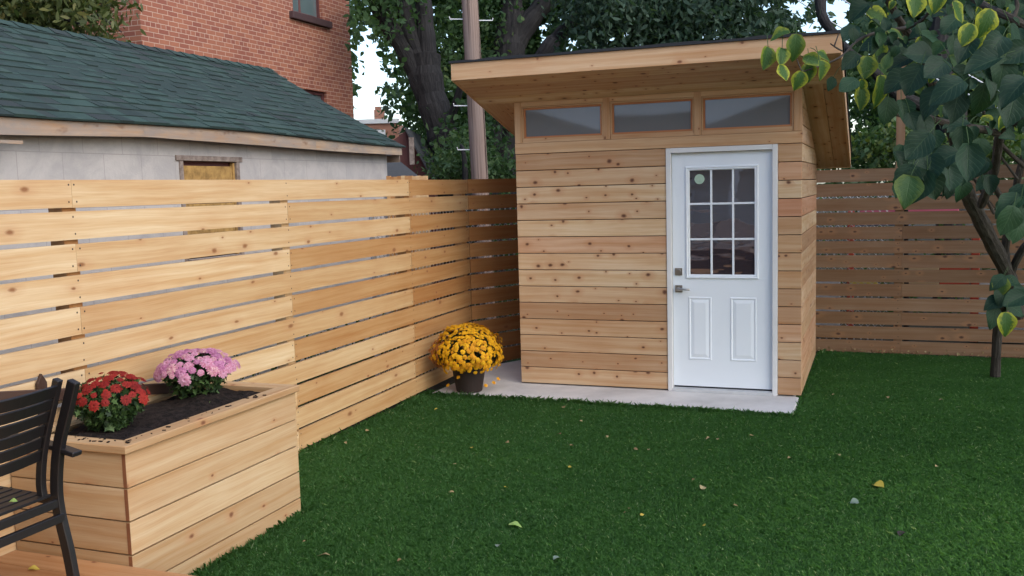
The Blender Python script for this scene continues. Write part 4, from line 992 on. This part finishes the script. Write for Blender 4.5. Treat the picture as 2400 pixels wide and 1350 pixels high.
# tree D: dark mass on the right
tD=thing('dark_tree','dark tree behind the right fence half hidden by the lilac','tree')
db=at(2230,400,14); trunk(tD,[([Vector((db.x,db.y,-.2)),at(2230,260,14),at(2200,100,14),at(2230,-60,14)],[.22,.2,.16,.12]),([at(1990,120,13.4),at(1955,80,13.5),at(1925,30,13.6),at(1925,-60,13.8)],[.05,.065,.075,.09]),([at(2228,270,14),at(2110,225,13.8),at(2050,170,13.6),at(1990,120,13.4),at(1985,112,13.4)],[.10,.09,.07,.05,.05])])
crown(tD,L_MAPLE,[gd(2060,200,14.5,(.6,.8,1.0)),gd(2150,120,15,(1.,1.,1.2)),gd(2280,60,15,(1.2,1.,1.3)),gd(2400,120,15,(1.2,1.,1.3)),gd(2300,260,15,(1.3,1.,.8)),gd(2130,330,15,(1.1,.9,.6)),gd(2420,330,15,(1.,.9,.7)),gd(2040,50,14.8,(.45,.6,.5)),gd(2010,330,14.5,(.6,.8,.5)),gd(2200,-40,15,(1.6,1,.9))],70,.12,.5,.5,6,tone=(0,.7))
tR=thing('shade_tree','broad unseen tree added right of the lawn to shade it','tree')  # out-of-view tree, added to shade the right fence and lawn
trunk(tR,[([(7.6,-.4,-.2),(7.5,-.3,1.4),(7.3,0,2.8),(7.2,.2,4.2)],[.2,.17,.14,.08]),([(7.3,0,2.8),(6.6,.6,3.7),(6.,1.,4.4)],[.1,.07,.03])])
crown(tR,L_MAPLE,[((7.2,.4,3.7),(1.9,2.3,1.5)),((6.9,1.8,2.9),(1.5,1.2,1.4)),((6.9,-1.6,3.9),(1.6,1.4,1.2))],50,.15,.55,.4,6,gaps=False)
# olive tree upper left
tE=thing('olive_green_tree','olive green tree drooping in front of the brick house above the garage ridge','tree')
eb=at(-60,60,11.5); trunk(tE,[([Vector((eb.x-.5,eb.y,-.2)),at(-120,60,11.5),at(-80,-60,11.5),at(0,-200,11.5)],[.24,.2,.15,.1]),([at(-110,0,11.5),at(0,20,11),at(100,30,10.8),at(200,60,10.6)],[.07,.04,.025,.012]),([at(-110,-60,11.5),at(60,-40,11),at(190,10,10.8),at(285,75,10.6)],[.07,.04,.02,.006])])
crown(tE,L_OLIVE,[gd(20,20,11,(.7,.8,.38)),gd(120,-5,11,(.7,.8,.42)),gd(200,10,10.8,(.45,.7,.32)),gd(100,65,10.8,(.45,.5,.18)),gd(235,60,10.6,(.18,.3,.14)),gd(-60,30,11,(.8,.8,.5)),gd(60,-90,11,(1.2,1.,.5))],190,.115,.34,1.0,6,spread=(.22,.22,.24),gaps=False)
# shrubs close behind the back fence
s1=thing('leafy_shrub','leafy green shrub just above the fence between the leaning tree and the pole','shrub')
sb=at(1090,430,13.8); trunk(s1,[([Vector((sb.x,sb.y,-.2)),at(1090,400,13.8),at(1080,340,13.9)],[.05,.04,.02])],name='stem')
crown(s1,L_MAPLE,[gd(1075,385,14,(.45,.5,.35)),gd(1130,400,14.5,(.5,.5,.3)),gd(1180,400,14.5,(.5,.5,.3)),gd(1100,330,15,(.4,.4,.4))],260,.085,.5,.3,6,spread=(.2,.2,.2),gaps=False,tone=(.1,1.))
s2=thing('yellowing_shrub','yellow green shrub poking over the right fence beside the tall cedar post','shrub')
sb=at(2130,420,10.8); trunk(s2,[([Vector((sb.x,sb.y,-.2)),at(2120,380,10.8),at(2080,330,10.8)],[.03,.02,.01])],name='stem')
crown(s2,L_BUSH,[gd(2075,335,10.8,(.28,.3,.16)),gd(2130,320,11.,(.25,.3,.2)),gd(2190,350,11.2,(.4,.4,.2)),gd(2320,340,11.3,(.5,.4,.25)),gd(2040,345,10.8,(.12,.2,.12))],700,.075,.6,.4,6,spread=(.16,.16,.14),gaps=False,tone=(.2,1.))
# far wood mass
N=26000; px=rng.uniform(780,2560,N); py=rng.uniform(-160,440,N); dd=rng.uniform(22,34,N)
P=CCn+(FWn[None]+RTn[None]*((px-1200)/FPX)[:,None]+UPn[None]*((675-py)/FPX)[:,None])*dd[:,None]
m_=~gapmask(P); hole=lown(px*.03,py*.03,1.,2.)+rng.normal(size=N)*.25; m_&=hole<.62; m_&=~((px<960)&(py>270)); P=P[m_]
o=fastmesh('distant_foliage',leafquads(P,rng.uniform(.18,.34,len(P)),.55,.4,6),6,L_FAR,rng.beta(2,3,len(P))); tag(o,'far-off tree foliage closing the view behind the shed','foliage',kind='stuff')
# weeds between the left fence and the garage, and behind the back fence
N=9000; yw=rng.uniform(-6,3.,N); xw=rng.uniform(-2.35,-1.05,N); zw=rng.random(N)**1.8*.6*(.75+.25*np.sin(yw*3))*(.35+.65*(np.abs(xw+2.35)<.5))
o=fastmesh('weeds',leafquads(np.stack([xw,yw,zw],1),.06,.4,.2,6),6,L_WEED,rng.random(N)); tag(o,'weeds and vines growing between the left fence and the garage','weeds',kind='stuff')
N=16000; xw=rng.uniform(-2.3,7.5,N); yw=rng.uniform(3.9,6.2,N); zw=rng.random(N)**1.4*1.7
k_=~((xw>2.1)&(xw<4.6)&(yw<5.4)&(zw>.0)); xw,yw,zw=xw[k_],yw[k_],zw[k_]
o=fastmesh('undergrowth',leafquads(np.stack([xw,yw,zw],1),.08,.5,.3,6),6,L_MAPLE,rng.random(len(xw))*.6); tag(o,'dark undergrowth glimpsed through the gaps of the back fence','undergrowth',kind='stuff')
# ------------------------------------------------------------------ children's play things beyond the right fence
pc=thing('toy_playset','pink, red and yellow plastic playset glimpsed through the gaps of the right fence','playset')
def part(name,m_,*bx): 
    mb=MB(); mb.box(*bx); return mb.build(name,m_,pc,bevel=.008)
part('canopy_rail',M_PINK,2.84,3.92,4.15,4.21,1.355,1.435); part('post',M_RED,2.70,2.78,4.15,4.22,-.15,1.40); part('post',M_RED,4.06,4.15,4.15,4.22,-.15,1.10)
part('blue_panel',M_BLUE,2.80,3.4,4.18,4.20,1.22,1.33); part('yellow_panel',M_YLW,2.73,3.05,4.12,4.2,.48,.57); part('tan_panel',M_TAN,3.32,3.72,4.12,4.2,.46,.80)
part('red_panel',M_RED,3.73,4.05,4.16,4.20,.46,.84); part('white_base',M_WHT,2.2,2.62,4.15,4.3,-.15,.62); part('white_base',M_WHT,4.15,5.4,4.15,4.3,-.15,.60)
# ------------------------------------------------------------------ lilac
li=thing('lilac_tree','small lilac tree with large heart-shaped blue green and yellow edged leaves at the right','tree')
q=lambda px,py,d:at(px,py,d)
rb=q(2333,842,9.0); rb.z=-.16
trunk(li,[([rb,q(2340,760,8.7),q(2362,700,8.3)],[.044,.041,.046]),
 ([q(2385,740,8.3),q(2364,650,8.0),q(2320,560,7.5),q(2285,490,7.1),q(2262,445,6.8)],[.055,.062,.060,.056,.052]),
 ([q(2264,450,6.8),q(2250,400,6.5),q(2235,330,6.2),q(2160,130,5.6),q(2115,60,5.3),q(2070,-20,5.1)],[.05,.035,.03,.027,.022,.018]),
 ([q(2300,480,6.6),q(2330,400,6.),q(2345,310,5.6),q(2370,290,5.4),q(2430,270,5.2)],[.03,.028,.026,.022,.018]),
 ([q(2345,310,5.6),q(2225,290,5.2),q(2160,272,5.0),q(2098,266,4.9),q(2090,232,4.9)],[.026,.02,.016,.013,.009]),
 ([q(2430,80,4.6),q(2375,45,4.6),q(2320,20,4.7),q(2270,-12,4.8)],[.022,.020,.019,.018]),
 ([q(2375,45,4.6),q(2384,10,4.6),q(2372,-20,4.6)],[.012,.010,.008]),
 ([q(2125,66,5.2),q(2160,48,5.),q(2185,15,4.9),q(2190,-10,4.9)],[.012,.009,.007,.005]),
 ([q(2125,66,5.2),q(2060,75,4.9),q(2010,95,4.7),q(1975,130,4.5),q(1935,150,4.4),q(1880,168,4.3)],[.012,.009,.007,.005,.004,.003]),
 ([q(1975,120,4.5),q(1960,112,4.5),q(1946,102,4.5)],[.004,.004,.003]),([q(1955,109,4.5),q(1966,78,4.5)],[.004,.002]),
 ([q(1880,168,4.3),q(1866,130,4.3),q(1872,80,4.3)],[.003,.003,.002]),
 ([q(2364,655,8.0),q(2355,600,7.8),q(2362,540,7.6),q(2385,420,7.2),q(2410,330,7.)],[.04,.035,.03,.026,.02]),
 ([q(2364,650,8.0),q(2400,580,7.7),q(2460,530,7.5)],[.035,.03,.025]),
 ([q(2330,500,6.9),q(2285,420,6.7),q(2262,385,6.6)],[.012,.012,.01]),([q(2350,470,6.6),q(2310,400,6.4),q(2300,380,6.3)],[.02,.022,.018]),
 ([q(2385,420,7.),q(2330,350,6.8),q(2290,330,6.6)],[.010,.008,.006]),([q(2400,390,6.),q(2340,330,5.8),q(2300,250,5.6)],[.014,.012,.008]),
 ([q(2362,690,8.2),q(2370,640,8.),q(2350,520,7.7),q(2290,440,7.3),q(2240,410,7.)],[.006,.005,.004,.003,.003])],B_LIL,10)
def heart(u):                     # half width along the midrib
    return .50*(math.sin(math.pi*min(1,u*1.02))**.62)*(1-.55*u)*1.28 if u>0 else .0
HU=[0,.07,.16,.28,.42,.58,.74,.88,1.]
def bigleaf(mb,p,tip,nrm,L,wid,r,curl=.2,fold=.25,twist=0.):
    p=Vector(p); t=Vector(tip).normalized(); n=Vector(nrm); n=(n-t*n.dot(t)).normalized(); s=t.cross(n)
    rows=[]
    for u in HU:
        w=heart(u)*wid; back=-.10*(1-u)**6 if u>.0 else 0
        c=p+t*(u*L)-n*(curl*L*u*u)
        row=[]
        for v in (-1,-.5,0,.5,1):
            lobe=-.13*L*abs(v)*math.exp(-(u/.10)**2)*(1 if u>0 else .4)
            wob=.04*L*math.sin(u*9+v*3+r*20)*abs(v)
            row.append((c+s*(w*L*v)+n*(fold*abs(v)**1.3*w*L+wob)+t*lobe,(u,v*.5+.5)))
        rows.append(row)
    for A,B in zip(rows[:-1],rows[1:]):
        for k in range(4):
            mb.face([A[k][0],A[k+1][0],B[k+1][0],B[k][0]],[A[k][1],A[k+1][1],B[k+1][1],B[k][1]],r,0,True)
mb=MB()
# prominent leaves: px, py of the leaf centre, length in px, image direction of the tip (deg, 0 right, 90 down), depth, tone, facing
LV=[(1827,84,52,170,4.3,.66),(1864,112,66,95,4.25,.62),(1832,134,54,100,4.25,.72),(1795,138,62,105,4.3,.70),(1836,172,46,70,4.2,.86),(1872,190,48,110,4.2,.78),(1908,142,54,10,4.3,.66),(1926,165,50,75,4.25,.72),(1895,172,50,95,4.35,.80),(1936,130,46,5,4.4,.66),
(1948,197,38,115,4.5,.30),(1990,78,60,140,4.5,.25),(2012,28,64,150,4.6,.10),(2058,40,62,20,4.6,.80),(2062,66,55,10,4.7,.66),(1990,146,60,140,4.4,.12),(2040,105,66,165,4.6,.12),(2030,160,60,100,4.4,.70),(2072,168,52,60,4.5,.62),(2060,120,60,95,4.7,.74),(1988,198,64,155,4.3,.35),(2018,205,40,100,4.4,.84),(2068,215,80,80,4.3,.74),(2020,232,60,95,4.4,.82),
(2144,14,66,100,4.1,.92),(2196,6,56,110,4.1,.95),(2100,80,60,15,4.5,.60),(2185,92,64,20,4.3,.45),(2160,105,40,90,4.4,.85),(2114,140,80,170,4.3,.10),(2150,128,84,190,4.25,.12),(2078,262,70,95,4.5,.32),(2120,262,64,80,4.6,.28),(2100,195,80,150,4.2,.14),(2140,190,90,120,4.1,.16),
(2312,55,72,110,3.9,.95),(2265,84,64,120,3.9,.97),(2296,92,56,80,4.0,.88),(2245,30,60,60,4.2,.75),(2225,60,70,140,4.3,.30),(2262,120,92,130,3.9,.08),(2330,110,110,140,3.7,.10),(2300,150,110,170,3.7,.14),(2372,130,90,160,3.8,.12),(2385,90,80,60,3.9,.2),
(2190,165,110,150,3.9,.10),(2240,160,70,60,4.1,.55),(2222,205,115,165,3.7,.09),(2262,190,100,30,3.8,.15),(2320,190,110,60,3.8,.15),(2375,210,120,150,3.6,.10),(2180,240,100,130,3.9,.12),(2140,290,60,80,4.2,.15),(2240,250,100,110,3.9,.20),(2300,235,90,100,3.9,.3),(2370,260,110,110,3.7,.2),(2350,170,80,100,3.8,.3),
(2170,300,70,75,4.1,.18),(2245,300,64,165,4.2,.10),(2240,110,60,80,4.4,.3),(2150,345,100,135,3.7,.10),(2190,330,60,100,4.1,.35),(2210,370,100,170,3.9,.12),(2256,330,70,90,4.1,.2),
(2125,420,76,115,3.9,.14),(2150,440,110,122,3.9,.18),(2128,448,86,110,3.7,.55),(2180,400,90,100,3.9,.15),(2185,435,80,70,3.9,.12),(2222,420,80,100,4.,.18),(2268,385,128,95,3.6,.20),(2200,390,100,60,4.0,.15),(2250,410,60,80,4.2,.2),(2196,378,80,85,4.2,.45),
(2365,478,80,150,4.4,.32),(2385,500,80,100,4.4,.30),(2362,520,80,110,4.3,.40),(2392,460,70,120,4.4,.15),(2390,540,60,100,4.4,.4),
(2346,672,52,110,6.,.62),(2338,660,50,150,6.,.30),(2330,708,56,165,6.,.22),(2350,700,60,120,6.,.3),(2375,705,70,160,5.9,.25),(2330,745,60,100,6.,.3),(2360,760,60,92,5.8,.97),(2384,725,60,20,6.,.3),(2372,662,50,10,6.1,.3),(2392,690,50,60,6.,.25)]
def addleaf(px,py,L,ang,d,r,rf=None):
    a=math.radians(ang); tipdir=RT*math.cos(a)-UP*math.sin(a)
    tipdir=(tipdir+FW*random.uniform(-.45,.25)+Vector((0,0,-.15))).normalized()
    face=(-FW*random.uniform(.45,1.)+Vector((0,0,1))*random.uniform(.25,1.)+RT*random.uniform(-.35,.35))
    Lm=L*d/FPX*1.12; c=at(px,py,d)-tipdir*Lm*.5
    bigleaf(mb,c,tipdir,face,Lm,random.uniform(.74,.98),r,random.uniform(-.1,.5),random.uniform(.05,.7))
    return c
petioles=mb
for (px_,py_,L,ang,d,r) in LV:
    c=addleaf(px_,py_,(L if L<80 else 80+(L-80)*.45)*.80,ang,d,r)
    a=math.radians(ang); e=c-(RT*math.cos(a)-UP*math.sin(a))*.05+Vector((random.uniform(-.02,.02),random.uniform(0,.03),.02))
    petioles.tube([c,(c+e)/2+Vector((0,0,.005)),e],.0016,4,mi=1,cap=False)
random.seed(21)
def inreg(px_,py_):
    if px_>2400+160: return False
    top=py_<( 60+ (px_-1960)*.9 if px_<2200 else 330)
    return top and px_>1965+max(0,(py_-40))*.15
cnt=0
while cnt<1250:
    px_=random.uniform(1970,2700); py_=random.uniform(-260,400)
    if px_<2400 and not inreg(px_,py_): continue
    if px_<2010 and py_<80: continue
    d=random.uniform(4.2,6.); addleaf(px_,py_,random.uniform(.032,.070)*FPX/d,random.choice([random.gauss(110,40),random.uniform(0,360)]),d,random.choice([random.random()*.4,random.random()*.5,random.random()])); cnt+=1
for k in range(40):
    px_=random.uniform(2100,2330); py_=random.uniform(350,450); d=random.uniform(4.3,5.5); addleaf(px_,py_,random.uniform(.07,.10)*FPX/d,random.gauss(105,30),d,random.random()*.5)
for k in range(14):
    px_=random.uniform(2320,2480); py_=random.uniform(460,560); d=random.uniform(4.6,5.5); addleaf(px_,py_,random.uniform(.07,.10)*FPX/d,random.gauss(105,30),d,random.random()*.5)
mb.build('foliage',[L_LIL,L_WEED],li,merge=True)
# ------------------------------------------------------------------ fallen leaves
def fleaf(px_,py_,Lpx,mat,label,grp,name='fallen_leaf',z=None,group=True,asp=.45,rot=None,curl=.25):
    if z is None:
        d=7.
        for _ in range(12):
            p=at(px_,py_,d); tz=float(gz(p.x,p.y))+.026; v=(p-CC)/d; d+=(tz-p.z)/v.z
    else:
        v=(at(px_,py_,1.)-CC); d=(z-CC.z)/v.z
    p=at(px_,py_,d); L=Lpx*d/FPX*.72; a=rot if rot is not None else random.random()*6.28
    t=Vector((math.cos(a),math.sin(a),random.uniform(-.1,.25))); n=Vector((random.uniform(-.35,.35),random.uniform(-.5,.2),1))
    m2=MB(); bigleaf(m2,-t.normalized()*L*.5,t,n,L,asp*2,random.random(),curl,.35)
    o=m2.build(name,mat,merge=True); o.location=p; tag(o,label,'leaf',grp)
    return o
GL='fallen leaves on the lawn'
random.seed(5)
fleaf(1208,1229,44,L_FALLG,'bright green curved fallen leaf lying in the middle of the lawn',GL,rot=.1)
fleaf(1168,1277,20,L_FALLP,'pale grey green fallen leaf standing up in the near lawn',GL,asp=.7)
fleaf(1304,1307,24,L_FALLP,'pale fallen leaf nearest the bottom edge of the lawn',GL,asp=.7)
fleaf(2002,1176,26,L_FALLP,'pale green upright fallen leaf on the dark right lawn',GL,asp=.7)
fleaf(2060,1137,34,L_FALLY,'broad yellow fallen leaf on the dark right lawn',GL,asp=.8)
fleaf(2114,1250,26,plain('brown_leaf',(.05,.035,.03),.7),'dark brown crumpled fallen leaf on the lower right lawn',GL,asp=.9)
fleaf(1648,1141,26,L_FALL,'tan pointed fallen leaf right of the lawn centre',GL)
fleaf(758,1298,40,L_FALL,'long tan curled fallen leaf near the planter end of the lawn',GL,asp=.25)
for x_,y_ in ((1335,1094),(1186,1141),(1022,958),(1105,1048),(1505,1206),(1650,1230)): fleaf(x_,y_,13,L_FALLY,'small yellow fallen leaf on the lawn grass','small yellow fallen leaves on the lawn')
for x_,y_ in ((862,1008),(1065,1087),(1059,1152),(1320,953),(1360,960),(1362,986),(1310,1016),(1423,1022),(1340,1043),(1339,1043),(1188,1036),(1490,1052),(1520,1053),(1658,1027),(1682,1028),(1762,1020),(1850,1072),(1965,1065),(2205,936),(2195,1092),(1660,1025),(1725,1184),(935,1312),(1007,1331),(1465,1200),(1475,1190),(712,1268),(2080,930),(1953,924),(810,1037),(1625,1123)): fleaf(x_,y_,random.uniform(9,16),L_FALL,'small tan fallen leaf scrap on the lawn grass','small tan fallen leaf scraps on the lawn')
fleaf(485,943,34,L_FALLG,'light green fallen leaf lying on the planter soil','fallen leaves off the lawn',z=.715,asp=.3,rot=-.9)
fleaf(31,1173,26,L_FALLG,'pale green fallen leaf lying on the black chair seat','fallen leaves off the lawn',z=.63,asp=.4,rot=.2)
fleaf(80,1331,34,L_FALLY,'yellow fallen leaf lying on the deck by the chair leg','fallen leaves off the lawn',z=.195,asp=.35,rot=.4)
fleaf(14,1288,34,L_FALLY,'yellow fallen leaf lying on the deck at the far left','fallen leaves off the lawn',z=.195,asp=.3,rot=.9)
# ------------------------------------------------------------------ the photographer's house behind the camera (seen in the glass)
hb=thing('sided_house','pale sided house standing behind the viewer, mirrored in the shed windows','house')
mb=MB(); z=.2
while z<6.2:
    mb.prism([(-6,-11.6,z),(-6,-11.625,z),(-6,-11.60,z+.176)],(13,0,0),r=.5); z+=.19
mb.wallbox(-6,7,-16,-11.605,-.1,6.3); mb.build('wall',M_VINYL,hb)
mb=MB(); mb.prism([(-6,-11.6,3.20),(-6,-10.1,3.10),(-6,-10.1,2.62),(-6,-11.6,2.62)],(13,0,0)); mb.build('porch_roof',M_DROOF,hb)
for x in (-5.6,-2.6,.45,3.4,6.6):
    mb=MB(); mb.box(x,x+.14,-10.3,-10.16,-.1,2.615); mb.build('porch_post',M_TRIMW,hb)
for a,b,c,d in ((-1.6,-.5,.95,2.25),(1.0,1.95,.2,2.3),(3.9,5.1,.95,2.25)):
    mb=MB(); mb.box(a,b,-11.61,-11.55,c,d); w=mb.build('window',M_TRIMW,hb); mb=MB(); mb.box(a+.08,b-.08,-11.549,-11.54,c+.08,d-.08); mb.build('pane',M_RUB,w)
sf=thing('patio_sofa','beige cushioned patio sofa on the deck behind the viewer, mirrored in the door glass','sofa')
M_CUSH=plain('beige_cushion',(.42,.33,.28),.8,nz=.5,nscale=3.)
mb=MB(); mb.box(-1.3,1.1,-9.6,-8.95,.19,.52); mb.build('base',M_BLK,sf,bevel=.02)
for k in range(3):
    mb=MB(); mb.box(-1.28+.79*k,-1.28+.79*k+.77,-9.55,-8.95,.523,.68); mb.build('cushion',M_CUSH,sf,bevel=.04)
    mb=MB(); mb.prism([(-1.28+.79*k,-9.6,.70),(-1.28+.79*k,-9.4,.70),(-1.28+.79*k,-9.5,1.12),(-1.28+.79*k,-9.64,1.12)],(.77,0,0)); mb.build('cushion',M_CUSH,sf,bevel=.04)
# ------------------------------------------------------------------ light
w=bpy.data.worlds.new('World'); S.world=w; w.use_nodes=True; nt=w.node_tree; bg=nt.nodes['Background']
sky=nt.nodes.new('ShaderNodeTexSky'); sky.sky_type='NISHITA'; sky.sun_disc=False
EL,AZ=math.radians(38),math.radians(118)       # azimuth clockwise from +y
sky.sun_elevation=EL; sky.sun_rotation=AZ; sky.air_density=1.; sky.dust_density=1.6; sky.ozone_density=1.
nt.links.new(sky.outputs[0],bg.inputs[0]); bg.inputs[1].default_value=.15
sl_=bpy.data.lights.new('sun','SUN'); sl_.energy=.75; sl_.angle=math.radians(70); sl_.color=(1,.93,.82)
so=bpy.data.objects.new('sun',sl_); COL.objects.link(so)
dvec=Vector((math.sin(AZ)*math.cos(EL),math.cos(AZ)*math.cos(EL),math.sin(EL)))
so.rotation_mode='QUATERNION'; so.rotation_quaternion=dvec.to_track_quat('Z','Y'); so.location=dvec*30
S.view_settings.view_transform='Standard'; S.view_settings.look='None'; S.view_settings.gamma=1; S.view_settings.use_curve_mapping=False
S.view_settings.exposure=1.2
S.cycles.max_bounces=6; S.cycles.diffuse_bounces=4; S.cycles.glossy_bounces=3; S.cycles.transmission_bounces=4; S.cycles.transparent_max_bounces=4
S.cycles.use_denoising=True
